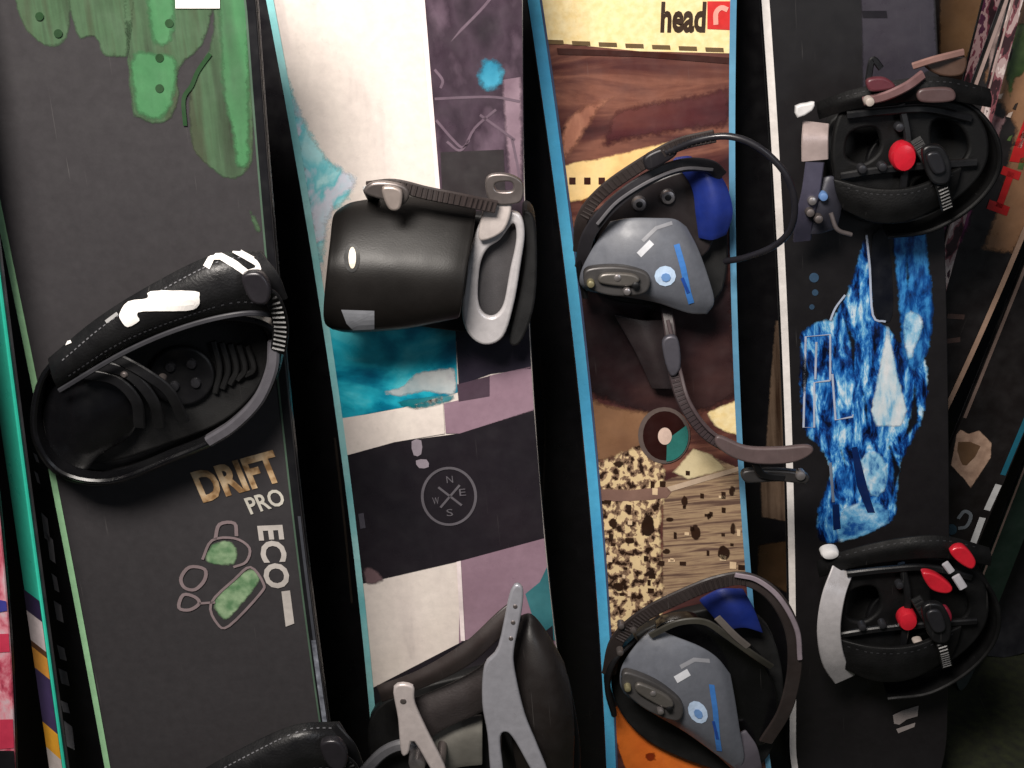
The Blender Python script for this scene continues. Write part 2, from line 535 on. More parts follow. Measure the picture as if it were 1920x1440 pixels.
    def stitching(self, name, path, m, parent, target, step=9):
        """short thread dashes that follow a part's surface, one joined mesh"""
        bv = bvh_of(target); P = catmull([Vector((x, y, 0)) for x, y in path], 12); V, F = [], []; acc = 0.0
        for i in range(1, len(P)):
            acc += (P[i] - P[i - 1]).length
            if acc < step: continue
            acc = 0.0
            d = (P[i] - P[i - 1]).normalized(); s_ = Vector((-d.y, d.x, 0))
            q = [self.onto(*(P[i] + d * a + s_ * b)[:2], bv, 0.0009) for a, b in ((-2.6, -1.1), (2.6, -1.1), (2.6, 1.1), (-2.6, 1.1))]
            if None in q: continue
            b0 = len(V); V += q; F.append((b0, b0 + 1, b0 + 2, b0 + 3))
        return mesh_obj(name, V, F, m, parent, False) if V else None

    def knob(self, name, px, py, h, r, depth, m, parent, dome=0.3, sy=1.0):
        """a round headed screw or button, its face at height h"""
        c = self.pt(px, py, h); prof = [(r, -depth), (r, -depth * dome), (r * 0.85, -depth * 0.08), (r * 0.45, 0.0)]
        V, F = [], []; n = 20
        for (rr, z) in prof:
            for k in range(n):
                an = 2 * math.pi * k / n; V.append((c.x + rr * math.cos(an), c.y + rr * sy * math.sin(an), c.z + z))
        for i in range(len(prof) - 1):
            for k in range(n):
                F.append((i * n + k, i * n + (k + 1) % n, (i + 1) * n + (k + 1) % n, (i + 1) * n + k))
        F.append(tuple(range(n))); F.append(tuple(range((len(prof) - 1) * n, len(prof) * n)))
        return mesh_obj(name, V, F, m, parent, True, 40)

    def wrap(self, name, px, m, parent, target, lift=0.001, curve=0, sub=0):
        """print that follows the curved surface of a part already built"""
        bv = bvh_of(target)
        pts = [Vector((x, y, 0)) for x, y in px]
        if curve: pts = catmull(pts, curve, True)
        me = bpy.data.meshes.new(name); me.from_pydata([tuple(p) for p in pts], [], [tuple(range(len(pts)))])
        bm = bmesh.new(); bm.from_mesh(me)
        bmesh.ops.triangulate(bm, faces=bm.faces)
        for _ in range(sub): bmesh.ops.subdivide_edges(bm, edges=bm.edges, cuts=1, use_grid_fill=True)
        bm.verts.ensure_lookup_table(); bad = []
        good = None
        for v in bm.verts:
            q = self.onto(v.co.x, v.co.y, bv, lift)
            if q is None: bad.append(v)
            else: v.co = q; good = q
        bmesh.ops.delete(bm, geom=bad, context='VERTS')
        bm.to_mesh(me); bm.free()
        return link_mesh(name, me, m, parent, False)


def poly_line(pts, w):
    """outline in picture pixels of a thick bent line"""
    L, R = [], []
    for i, p in enumerate(pts):
        a = pts[max(0, i - 1)]; b = pts[min(len(pts) - 1, i + 1)]
        d = math.hypot(b[0] - a[0], b[1] - a[1]); nx, ny = -(b[1] - a[1]) / d * w / 2, (b[0] - a[0]) / d * w / 2
        L.append((p[0] + nx, p[1] + ny)); R.append((p[0] - nx, p[1] - ny))
    return L + R[::-1]


# ------------------------------------------------------------------ setting
def big_box(name, lo, hi, m, kind='structure'):
    V = [(x, y, z) for x in (lo[0], hi[0]) for y in (lo[1], hi[1]) for z in (lo[2], hi[2])]
    F = [(0, 1, 3, 2), (4, 6, 7, 5), (0, 4, 5, 1), (2, 3, 7, 6), (0, 2, 6, 4), (1, 5, 7, 3)]
    o = mesh_obj(name, V, F, m, None, False); o['kind'] = kind
    return o


FLOORM = pattern('dark_olive_carpet', [(0.3, (20, 22, 11)), (0.7, (40, 45, 20))], scale=60, detail=8, rough=0.95, coat=0, bump=0.6)
WALLM = mat('dark_wall', (14, 13, 14), 0.8, bump=0.3, bscale=80)
big_box('floor', (-3, -3, -0.05), (3, 1.8, 0.0), FLOORM)
big_box('wall', (-3, 1.5, -0.02), (3, 1.75, 3.0), WALLM)

# ------------------------------------------------------------------ charcoal board with green prints
CHAR = mat('charcoal_top_sheet', (54, 52, 54), 0.38, coat=0.12, var=0.08, scale=3, scuff=.05)
A = Board('snowboard', 'matt charcoal snowboard with green drips and DRIFT lettering, black bindings', 'snowboard',
          [(-90, 0), (0, 470), (60, 720), (100, 910), (150, 1190), (195, 1440)],
          [(481, 0), (508, 420), (538, 700), (554, 850), (581, 1090), (620, 1390)], -0.22, deck=CHAR)
PALEGREEN = mat('pale_green_edge', (150, 196, 152), 0.35, var=0.1)
A.edge_strip('edge_stripe', 'L', 0.0008, 0.0075, PALEGREEN)
GREYL = pattern('silver_glint_line', [(0.3, (70, 72, 80)), (0.6, (120, 124, 134)), (0.8, (175, 180, 190))], scale=90, detail=4)
A.edge_strip('edge_stripe', 'R', 0.0085, 0.0105, mat('dim_green_edge', (70, 90, 76), 0.4))
A.edge_strip('dark_border', 'R', 0.0008, 0.0085, mat('black_border', (20, 20, 23), 0.35))
A.edge_strip('edge_glint', 'R', 0.001, 0.0042, mat('dull_steel_edge', (62, 64, 70), 0.35), 5, 0.42, 0.86)  # reflection along the steel edge, painted as ever paler strips
A.edge_strip('edge_glint', 'R', 0.001, 0.0062, GREYL, 6, 0.42, 0.70)
A.edge_strip('edge_glint', 'R', 0.001, 0.0075, mat('pale_silver', (206, 210, 216), 0.3), 7, 0.492, 0.535)
GRN1 = pattern('green_print', [(0.3, (62, 92, 66)), (0.5, (68, 116, 78)), (0.7, (60, 104, 70))], scale=20, detail=7, stretch=(1.4, .2, 1))
GRN2 = pattern('dull_green_print', [(0.34, (50, 58, 46)), (0.5, (68, 92, 68)), (0.62, (62, 70, 54))], scale=26, detail=7, stretch=(1.8, .14, 1))
GRN3 = mat('green_outline', (58, 86, 62), 0.4)
DKG = mat('dark_green_dot', (34, 62, 36), 0.4)
g = [
    ([(10, -120), (35, 30), (58, 68), (90, 89), (122, 80), (134, 30), (130, -120)], GRN2),
    ([(120, -120), (140, 60), (176, 70), (192, 102), (225, 108), (244, 90), (250, -120)], GRN2),
    ([(395, -120), (398, 60), (360, 150), (352, 200), (358, 270), (380, 305), (430, 338), (466, 320), (477, 280), (476, 100), (470, -120)], GRN2),
    ([(240, -120), (244, 190), (262, 222), (292, 234), (322, 222), (338, 180), (338, 130), (392, 60), (400, -120)], GRN2),
]
for i, (poly, m_) in enumerate(g):
    A.decal('green_drip', poly, m_, 1 + i % 2, 4)
A.decal('green_highlight', [(246, 100), (248, 190), (265, 218), (292, 228), (318, 214), (332, 175), (335, 110), (300, 96)], GRN1, 3, 4)
A.decal('green_highlight', [(408, -100), (412, 150), (430, 240), (440, 310), (458, 318), (472, 290), (472, 100), (466, -100)], GRN1, 3, 4)
A.decal('green_highlight', [(270, -100), (278, 60), (300, 90), (330, 60), (326, -100)], GRN1, 3, 4)
for (x, y) in ((75, 30), (110, 62), (300, 108), (300, 165), (318, 43)):
    A.spot('dot', x, y, 8, DKG, 5)
A.stroke('drip_outline', [(395, 100), (372, 132), (360, 160), (345, 185), (348, 235)], 0.004, DKG, 5)
A.decal('paper_label', [(330, -60), (413, -60), (413, 15), (330, 15)], WHITE, 6)
A.decal('green_drip', [(466, 392), (478, 400), (490, 425), (488, 438), (476, 430)], GRN2, 2, 3)
TAN = pattern('tan_letter', [(0.38, (128, 98, 66)), (0.52, (182, 152, 116)), (0.66, (206, 182, 150))], scale=70, detail=6)
A.lettering('lettering', 'DRIFT', (380, 940), (533, 898), 58, TAN, bold=0.04)
A.lettering('lettering', 'PRO', (470, 964), (537, 944), 32, mat('grey_letter', (190, 186, 176), 0.4), bold=0.02)
LET = mat('off_white_letter', (176, 170, 165), 0.4)
A.lettering('lettering', 'ECO', (484, 986), (500, 1104), 46, LET, bold=0.03)
A.decal('letter_bar', [(528, 1108), (544, 1106), (552, 1168), (536, 1174)], LET, 3)
LINE = mat('mauve_line', (124, 110, 112), 0.4)
PGR = pattern('pale_green_fill', [(0.36, (84, 118, 84)), (0.64, (138, 162, 128))], scale=60, detail=7)
A.decal('print_shape', [(400, 1125), (455, 1072), (478, 1066), (488, 1082), (480, 1102), (440, 1150), (418, 1162)], PGR, 2, 3)
A.decal('print_shape', [(384, 1050), (396, 1020), (430, 1012), (446, 1030), (440, 1058), (410, 1060)], PGR, 2, 3)
A.stroke('print_line', [(396, 1130), (440, 1085), (470, 1062), (494, 1092), (488, 1112), (430, 1172), (408, 1168)], 0.003, LINE, 4, True)
A.stroke('print_line', [(380, 1048), (398, 1012), (440, 1008), (468, 1026), (462, 1052), (438, 1062)], 0.003, LINE, 4)
A.stroke('print_line', [(404, 1010), (412, 982), (440, 980), (444, 1004)], 0.004, LINE, 4)
A.stroke('print_line', [(340, 1082), (356, 1062), (384, 1066), (384, 1086), (366, 1104), (346, 1100)], 0.004, LINE, 4, True)
A.stroke('print_line', [(336, 1138), (344, 1114), (366, 1118), (374, 1130), (356, 1142)], 0.004, LINE, 4, True)
A.stroke('print_line', [(374, 1130), (404, 1128)], 0.003, LINE, 4, curve=0)


def cup_binding(b, T):
    """a black step-in binding: tray, raised wall, toe cup, padded ankle strap; T moves the traced points"""
    t2 = lambda pts: [T(x, y) for x, y in pts]
    t3 = lambda pts: [(*T(x, y), h) for x, y, h in pts]
    base = b.plate('binding', t2([(95, 700), (190, 640), (330, 600), (450, 590), (505, 640), (490, 720), (420, 790), (310, 835), (190, 870), (115, 850), (82, 780)]), 0.018, 0.018, RUBBER, b.root)
    ringp = [(72, 745), (100, 680), (180, 640), (300, 605), (420, 590), (505, 605), (524, 660), (500, 735), (430, 805), (320, 855), (210, 895), (120, 880), (74, 820)]
    for k, (h, w) in enumerate(((0.022, 0.03), (0.046, 0.022))):
        b.strap('side_wall' if k == 0 else 'rim', t3([(x, y, h) for x, y in ringp]), w, 0.006, BLACK if k == 0 else GLOSSBLACK, base, 'n', 5, None, True)
    b.strap('rim_highlight_rail', t3([(392, 826, 0.058), (440, 795, 0.06), (485, 748, 0.06), (510, 690, 0.06), (514, 640, 0.056)]), 0.012, 0.012, mat('dark_polished_rail', (104, 102, 108), 0.3, metal=0.5), base, None, 6)  # grey rail that stands in for the highlight on the rim
    b.plate('mounting_disc', t2([(340 + 62 * math.cos(i * .5236), 706 + 56 * math.sin(i * .5236)) for i in range(12)]), 0.026, 0.008, BLACK, base)
    for (x, y) in ((318, 690), (358, 684), (326, 726), (366, 720)):
        b.knob('screw', *T(x, y), 0.03, 0.0055, 0.008, mat('dark_rivet', (58, 58, 62), 0.35, metal=.5), base)
    for k in range(5):
        b.strap('foot_bed_rib', t3([(400 + k * 16, 640 + k * 2, .022), (412 + k * 16, 690, .024), (404 + k * 14, 735 - k * 8, .022)]), 0.006, 0.006, RUBBER, base)
    # toe cup: a shallow dome on the left
    rows = []
    for k in range(7):
        a = -1 + 2 * k / 6; w = math.sqrt(max(0.03, 1 - a * a))
        rows.append([(*T(172 + s * 92 * w, 772 + a * 100 - s * 18), 0.05 - 0.022 * (a * a + s * s * w * w) / 1.6) for s in (-1, -.5, 0, .5, 1)])
    b.loft('toe_cup', rows, GLOSSBLACK, base, 0.004)
    for q in ([(150, 700, .06), (215, 712, .062), (255, 752, .06), (262, 800, .05)], [(176, 682, .062), (240, 700, .066), (285, 748, .064), (300, 800, .05)],
              [(214, 668, .066), (272, 700, .07), (318, 736, .066), (345, 790, .05)]):
        b.strap('strap', t3(q), 0.012, 0.004, BLACK, base)
    for (x, y) in ((232, 704), (297, 722)):
        xx, yy = T(x, y); b.knob('rivet', xx, yy, 0.07, 0.0045, 0.02, GUNMETAL, base)
    # padded strap over the top
    st = b.loft('ankle_strap', [t3([(88, 672, .05), (180, 596, .075), (290, 528, .09), (400, 476, .09), (492, 468, .07)]),
                                t3([(92, 690, .06), (200, 612, .09), (310, 552, .105), (420, 500, .105), (508, 498, .082)]),
                                t3([(98, 712, .06), (220, 634, .09), (335, 584, .105), (440, 545, .105), (520, 548, .082)]),
                                t3([(108, 730, .05), (230, 655, .078), (345, 610, .09), (450, 585, .088), (524, 590, .07)])], mat('strap_nylon', (17, 17, 19), 0.5, bump=0.5, bscale=350), base, 0.008)
    b.strap('strap_edge_or_highlight', t3([(112, 732, .062), (235, 660, .088), (350, 612, .1), (455, 588, .098), (524, 592, .078)]), 0.005, 0.004, mat('edge_binding', (48, 48, 52), 0.5), base)
    b.strap('strap_edge_or_highlight', t3([(480, 480, .085), (512, 520, .09), (528, 560, .08)]), 0.012, 0.004, BLACK, base)
    THREAD = mat('grey_thread', (92, 92, 96), 0.7)
    b.stitching('stitching', t2([(112, 680), (205, 604), (312, 540), (415, 490), (490, 484)]), THREAD, base, st)
    b.stitching('stitching', t2([(122, 708), (225, 642), (338, 596), (440, 566), (512, 572)]), THREAD, base, st)
    b.plate('buckle', t2([(452, 520), (486, 512), (506, 540), (500, 570), (470, 566)]), 0.115, 0.012, mat('dark_buckle', (40, 38, 42), 0.35, metal=.3), base)
    lad = t3([(470, 540, .112), (510, 560, .1), (526, 610, .08), (522, 660, .06)])
    b.strap('ladder_strap', lad, 0.016, 0.004, BLACK, base); b.teeth('ladder_teeth', lad, 0.012, BLACK, base)
    return base, st


Ab, Ast = cup_binding(A, lambda x, y: (x, y))
for pl in ([(228, 600), (226, 588), (242, 566), (278, 560), (284, 547), (366, 545), (374, 556), (372, 572), (350, 581), (270, 583), (258, 590), (262, 600), (240, 612)],):
    A.wrap('white_letter', pl, WHITE, Ab, Ast, 0.0012, 3, 2)
A.wrap('white_letter', poly_line([(388, 502), (398, 483), (414, 482), (440, 496), (462, 512), (480, 508), (486, 496)], 13), WHITE, Ab, Ast, 0.0012, 0, 2)
A.wrap('white_letter', poly_line([(438, 470), (460, 482), (486, 496)], 12), WHITE, Ab, Ast, 0.0014, 0, 2)
A.wrap('white_letter', poly_line([(108, 650), (122, 643), (134, 638)], 11), WHITE, Ab, Ast, 0.0012, 0, 1)
A.wrap('white_letter', poly_line([(200, 604), (222, 588)], 6), mat('grey_letter2', (150, 150, 150), 0.5), Ab, Ast, 0.0012, 0, 1)
cup_binding(A, lambda x, y: (x * 0.95 + 170, y * 0.9 + 930))

# ------------------------------------------------------------------ black boards that stand behind the gaps
DARKTOP = mat('black_top_sheet', (22, 21, 24), 0.35, coat=0.2, var=0.2, scale=6)
E1 = Board('snowboard', 'black snowboard showing only between charcoal board and cream board', 'snowboard',
           [(230, 0), (310, 700), (400, 1400)], [(590, 0), (650, 700), (722, 1400)], 0.12, deck=DARKTOP, group=None)
E1.stroke('silver_line', [(628, 820), (646, 980), (660, 1130)], 0.003, mat('brown_line', (60, 52, 46), 0.5), 3)

# ------------------------------------------------------------------ white, lavender and black board with teal edge
CREAM = pattern('cream_wood_print', [(0.27, (188, 178, 174)), (0.42, (222, 211, 204)), (0.75, (232, 222, 213))], scale=9, detail=6, stretch=(2.2, .5, 1), rot=0.2)
B = Board('snowboard', 'cream, lavender and black snowboard with thin teal edge and round emblem', 'snowboard',
          [(498, 0), (545, 250), (595, 540), (640, 860), (668, 1100), (697, 1380)],
          [(978, 0), (985, 350), (1000, 650), (1016, 1000), (1034, 1150), (1062, 1330)], 0.0, deck=CREAM)
TEALE = pattern('teal_edge', [(0.3, (120, 196, 200)), (0.7, (168, 222, 222))], scale=12, detail=3)
B.edge_strip('edge_stripe', 'L', 0.0006, 0.0085, TEALE, 6)
BLUEW = pattern('pale_blue_wash', [(0.34, (196, 220, 232)), (0.46, (212, 214, 228)), (0.54, (112, 200, 210)), (0.64, (176, 226, 230))], scale=18, detail=6, dist=1.0)
B.decal('blue_wash', [(503, 30), (525, 80), (552, 165), (585, 240), (625, 300), (672, 330), (655, 380), (620, 420), (605, 560), (596, 560), (540, 250)], BLUEW, 1, 3)
PURP = pattern('dark_purple_print', [(0.3, (40, 33, 40)), (0.48, (70, 57, 68)), (0.56, (58, 46, 56)), (0.7, (104, 86, 100))], scale=16, detail=9, stretch=(1, .6, 1), rot=.6)
B.decal('purple_panel', [(784, -120), (985, -120), (1000, 360), (1010, 640), (850, 640), (826, 385)], PURP, 1)
LAV = pattern('lavender_print', [(0.3, (134, 108, 122)), (0.7, (152, 126, 140))], scale=7, detail=4)
LAVL = mat('lavender_line', (104, 88, 100), 0.4)
B.decal('lavender_band', [(926, -120), (985, -120), (990, 360), (952, 330), (940, 180)], pattern('mauve_print', [(0.3, (112, 92, 104)), (0.7, (146, 124, 136))], scale=22, detail=6), 2)
for q in ([(808, 110), (850, 70), (900, 20), (925, -10)], [(815, 185), (880, 182), (930, 182), (975, 190)], [(818, 225), (850, 262), (870, 275), (890, 240), (930, 205)],
          [(838, 265), (862, 282), (880, 262)], [(900, 215), (935, 240), (965, 262)], [(815, 130), (830, 150), (826, 165)], [(960, 260), (972, 320), (976, 360)]):
    B.stroke('lavender_line', q, 0.003, LAVL, 3)
B.spot('teal_dot', 920, 140, 30, pattern('teal_spray', [(0.3, (40, 120, 150)), (0.6, (66, 150, 178)), (0.8, (60, 90, 110))], scale=40), 4, ry=36)
B.decal('dark_panel', [(826, 285), (944, 280), (948, 370), (830, 385)], mat('charcoal_print', (50, 46, 48), 0.4), 3)
B.decal('panel_edge', [(778, -120), (787, -120), (828, 388), (820, 388)], mat('pale_pink_line', (236, 222, 222), 0.4), 4)
TEALP = pattern('teal_watercolour', [(0.34, (0, 84, 116)), (0.46, (10, 128, 156)), (0.56, (36, 172, 194)), (0.68, (84, 200, 214))], scale=9, detail=5, dist=1.4, stretch=(.7, 1.4, 1))
B.decal('teal_panel', [(604, 560), (852, 560), (858, 735), (800, 755), (638, 785)], TEALP, 2)
B.decal('grey_swoosh', [(712, 735), (752, 722), (778, 698), (830, 688), (854, 690), (856, 742), (800, 735), (750, 745)], pattern('grey_wash', [(0.3, (150, 170, 176)), (0.6, (196, 200, 200)), (0.8, (172, 168, 176))], scale=22, detail=5), 3, 2)
B.decal('teal_swoosh', [(740, 752), (800, 742), (852, 738), (845, 752), (780, 768)], pattern('teal_wash', [(0.3, (20, 110, 120)), (0.7, (90, 150, 160))], scale=20), 4, 2)
B.decal('navy_panel', [(852, 560), (1000, 560), (1004, 690), (920, 700), (860, 722)], pattern('navy_print', [(0.3, (30, 32, 42)), (0.7, (46, 40, 52))], scale=9), 3)
B.decal('plum_panel', [(857, 720), (918, 704), (918, 742), (860, 752)], mat('plum_print', (78, 62, 74), 0.4), 4)
B.decal('lavender_panel', [(858, 750), (916, 742), (916, 704), (1004, 686), (1008, 768), (862, 812), (836, 812), (832, 756)], LAV, 3)
B.decal('cream_panel', [(636, 784), (740, 768), (830, 742), (834, 812), (740, 828), (646, 854)], CREAM, 4)
BLK = pattern('black_print', [(0.3, (28, 27, 32)), (0.7, (40, 34, 40))], scale=4, detail=4)
B.decal('black_panel', [(640, 856), (740, 828), (862, 812), (1012, 766), (1024, 1008), (866, 1050), (676, 1094)], BLK, 3)
B.decal('lavender_panel', [(862, 1050), (1026, 1008), (1050, 1080), (1050, 1240), (860, 1240)], LAV, 2)
B.decal('mauve_smear', [(682, 1060), (705, 1066), (722, 1088), (684, 1096)], mat('mauve_smear', (110, 88, 92), 0.4), 5, 2)
B.decal('panel_edge', [(856, 1052), (864, 1050), (872, 1200), (864, 1200)], mat('pale_pink_line', (236, 222, 222)), 5)
B.decal('teal_panel', [(1052, 1060), (1012, 1090), (985, 1112), (1000, 1160), (1052, 1200)], pattern('dull_teal', [(0.3, (48, 100, 108)), (0.7, (70, 128, 134))], scale=12), 5)
B.decal('black_panel', [(696, 1290), (870, 1200), (1050, 1150), (1140, 1700), (740, 1700)], BLK, 4)
EMB = mat('dim_grey_emblem', (96, 92, 98), 0.4)
B.stroke('emblem_ring', [(842 + 50 * math.cos(i * math.pi / 9), 929 + 53 * math.sin(i * math.pi / 9)) for i in range(18)], 0.0035, EMB, 6, True)
B.stroke('emblem_bar', [(822, 912), (866, 946)], 0.003, EMB, 6, curve=0)
B.stroke('emblem_bar', [(862, 908), (826, 950)], 0.003, EMB, 6, curve=0)
for (x, y, t_) in ((862, 930, 'E'), (812, 946, 'W'), (838, 968, 'S'), (838, 906, 'N')):
    B.lettering('emblem_letter', t_, (x, y), (x + 12, y - 1), 13, EMB, 0.0026)
for q in ([(772, 826), (790, 824), (790, 850), (776, 852)], [(780, 862), (800, 860), (804, 874), (786, 876)]):
    B.decal('small_mark', q, mat('lilac_mark', (150, 140, 150), 0.4), 6, 2)
B.decal('small_mark', [(672, 962), (682, 960), (686, 988), (676, 990)], mat('dim_mark', (70, 68, 76), 0.4), 6)

# upper binding: folded highback and aluminium heel loop
LEATHER = mat('satin_black_highback', (20, 18, 17), 0.40, var=0.12, bump=0.1, scuff=0.03, spec=0.22)
Bb = B.plate('binding', [(640, 420), (760, 400), (930, 410), (972, 480), (955, 600), (900, 625), (760, 610), (640, 600)], 0.02, 0.02, RUBBER, B.root)
B.plate('mounting_disc', [(800 + 70 * math.cos(i * .5236), 510 + 68 * math.sin(i * .5236)) for i in range(12)], 0.026, 0.008, BLACK, Bb)
hb = B.loft('highback', [
    [(640, 388, .046), (668, 376, .048), (760, 366, .049), (850, 374, .049), (893, 380, .048)],
    [(624, 404, .062), (660, 396, .066), (760, 392, .067), (850, 398, .067), (892, 404, .065)],
    [(618, 450, .087), (656, 448, .091), (760, 450, .092), (845, 456, .092), (884, 460, .090)],
    [(612, 505, .107), (652, 506, .110), (756, 510, .111), (836, 513, .111), (874, 516, .109)],
    [(606, 575, .112), (648, 578, .115), (752, 578, .116), (828, 572, .116), (866, 570, .114)],
    [(608, 606, .102), (650, 616, .104), (750, 612, .105), (824, 600, .104), (862, 594, .102)],
    [(622, 618, .084), (660, 624, .086), (750, 618, .087), (815, 606, .086), (855, 598, .084)]], LEATHER, Bb, 0.006)
B.wrap('badge', [(640, 580), (702, 582), (702, 616), (662, 618), (650, 606)], mat('grey_badge', (122, 124, 130), 0.35), Bb, hb, 0.001, 0, 2)
B.wrap('slot_rim', [(660 + 15 * math.cos(i * .3927), 484 + 27 * math.sin(i * .3927)) for i in range(16)], RUBBER, Bb, hb, 0.001, 0, 1)
B.wrap('slot', [(661 + 7 * math.cos(i * .3927), 484 + 20 * math.sin(i * .3927)) for i in range(16)], mat('beige_slot', (186, 176, 158), 0.4), Bb, hb, 0.0022, 0, 1)
B.strap('ladder_strap', [(690, 352, .085), (740, 348, .098), (800, 362, .1), (860, 374, .098), (930, 388, .085)], 0.015, 0.004, BROWNRUBBER, Bb)
B.teeth('ladder_teeth', [(690, 352, .085), (740, 348, .098), (800, 362, .1), (860, 374, .098), (930, 388, .085)], 0.011, BROWNRUBBER, Bb)
bk = B.plate('buckle', [(682, 362), (700, 342), (752, 346), (768, 366), (752, 388), (722, 378)], 0.108, 0.012, GUNMETAL, Bb, slope=(0, .2))
B.plate('buckle_lever', [(716, 352), (752, 356), (750, 392), (728, 392)], 0.116, 0.006, mat('worn_beige_metal', (160, 148, 142), 0.4, metal=.5), Bb)
B.plate('heel_loop', [(912, 400), (952, 396), (976, 404), (984, 440), (976, 500), (964, 570), (944, 632), (910, 648), (880, 630), (866, 590), (872, 520), (888, 450)],
        0.066, 0.010, SILVER, Bb, [[(962, 420), (968, 450), (956, 510), (944, 572), (926, 594), (906, 588), (896, 560), (900, 500), (914, 468), (938, 450)]], 0.0035)
B.plate('heel_pad', [(930, 430), (970, 430), (965, 500), (945, 590), (915, 610), (890, 590), (892, 520)], 0.05, 0.03, mat('dark_grey_pad', (62, 60, 62), 0.6, bump=.3), Bb)
B.plate('loop_tab', [(916, 372), (958, 376), (946, 432), (900, 452), (902, 410)], 0.076, 0.006, mat('pale_aluminium', (204, 194, 190), 0.35, metal=.3), Bb)
B.plate('buckle_frame', [(912, 334), (945, 326), (976, 338), (982, 362), (970, 382), (920, 380)], 0.08, 0.008, GUNMETAL, Bb, [[(930, 344), (958, 342), (960, 358), (932, 358)]], 0.002)
B.plate('side_arm', [(980, 400), (1004, 420), (1004, 560), (978, 640), (955, 640), (972, 560), (984, 480)], 0.05, 0.045, RUBBER, Bb)

B.plate('hinge_block', [(836, 470), (876, 470), (866, 570), (826, 570)], 0.07, 0.056, RUBBER, Bb)
B.strap('strap_anchor', [(700, 372, .05), (694, 360, .08), (692, 354, .098)], 0.014, 0.006, BLACK, Bb)

# lower binding: two forked aluminium arms and a black cup
B2 = B.plate('binding', [(705, 1330), (860, 1270), (1030, 1250), (1075, 1320), (1080, 1480), (960, 1560), (760, 1560), (700, 1450)], 0.02, 0.02, RUBBER, B.root)
B.loft('highback', [
    [(962, 1160, .05), (996, 1150, .06), (1030, 1190, .06), (1058, 1240, .05)],
    [(950, 1220, .075), (992, 1205, .085), (1036, 1240, .085), (1072, 1300, .07)],
    [(948, 1300, .085), (996, 1290, .1), (1044, 1320, .1), (1078, 1370, .08)],
    [(960, 1400, .085), (1004, 1390, .1), (1046, 1400, .1), (1076, 1430, .08)],
    [(980, 1500, .06), (1015, 1495, .07), (1050, 1495, .07), (1074, 1500, .06)]], mat('brown_black_shell', (30, 26, 25), 0.45, bump=.15), B2, 0.006)
B.loft('ankle_strap', [
    [(704, 1286, .085), (780, 1258, .1), (868, 1206, .108), (930, 1150, .105), (972, 1118, .095)],
    [(710, 1300, .09), (790, 1272, .106), (874, 1226, .114), (936, 1172, .11), (976, 1140, .1)],
    [(716, 1318, .085), (800, 1288, .1), (880, 1248, .108), (940, 1196, .105), (980, 1164, .095)]], BROWNRUBBER, B2, 0.005)
B.loft('toe_pad', [
    [(740, 1320, .07), (810, 1296, .08), (890, 1258, .085), (940, 1214, .08)],
    [(760, 1360, .08), (820, 1330, .09), (890, 1300, .09), (930, 1280, .085)],
    [(790, 1400, .07), (830, 1370, .08), (885, 1345, .08), (915, 1330, .075)]], mat('dark_foam_pad', (52, 46, 46), 0.7, bump=.5, bscale=300), B2, 0.006)
B.loft('foot_bed', [
    [(812, 1362, .05), (860, 1346, .055), (905, 1340, .05)],
    [(805, 1400, .06), (856, 1385, .065), (905, 1378, .06)],
    [(815, 1450, .05), (860, 1440, .052), (905, 1435, .05)]], mat('highlight_grey_bed', (120, 118, 112), 0.4), B2, 0.006)  # grey colour stands in for the highlight inside the dark cup
ALU2 = mat('satin_aluminium', (166, 166, 174), 0.36, metal=.35, var=.06)
arm = B.plate('forked_arm', [(958, 1108), (980, 1104), (978, 1150), (964, 1220), (966, 1262), (984, 1340), (1008, 1400), (1030, 1460), (1008, 1464), (966, 1392), (948, 1374), (938, 1390), (944, 1464), (922, 1464), (914, 1380), (904, 1320), (908, 1250), (934, 1214)],
              0.12, 0.008, ALU2, B2, (), 0.003, 4)
for i in range(3):
    B.knob('rivet_hole', 966 - i * 4, 1138 + i * 30, 0.1212, 0.0028, 0.002, GUNMETAL, B2)
B.plate('forked_arm', [(738, 1290), (774, 1288), (778, 1320), (800, 1370), (838, 1450), (816, 1456), (776, 1392), (766, 1414), (752, 1414), (746, 1350)], 0.12, 0.008, mat('warm_aluminium', (200, 190, 188), 0.35, metal=.3, var=.06), B2, (), 0.003, 4)
B.knob('rivet_hole', 756, 1316, 0.1212, 0.004, 0.002, GUNMETAL, B2)
for (x, y) in ((932, 1452), (1014, 1452), (758, 1404), (826, 1446)):
    B.knob('pivot_post', x, y, 0.118, 0.006, 0.108, GUNMETAL, B2)
B.plate('hinge_block', [(980, 1250), (1050, 1280), (1058, 1420), (990, 1420)], 0.074, 0.06, RUBBER, B2)
B.strap('base_rail', [(680, 1450, .04), (720, 1410, .05), (760, 1396, .055), (800, 1410, .05)], 0.016, 0.01, mat('grey_rail', (104, 104, 108), 0.4), B2)
B.knob('pivot_bolt', 782, 1438, 0.085, 0.012, 0.03, STEEL, B2)

# ------------------------------------------------------------------ black board added to fill the dark gap next to the blue edge
E2 = Board('snowboard', 'plain black snowboard added to fill the dark gap between cream board and blue edged board', 'snowboard',
           [(900, 0), (950, 700), (1000, 1400)], [(1220, 0), (1260, 700), (1305, 1400)], 0.27, deck=DARKTOP)
E2.stroke('grey_line', [(1010, 650), (1022, 800), (1018, 930)], 0.003, mat('brown_line', (60, 52, 46), 0.5), 3)

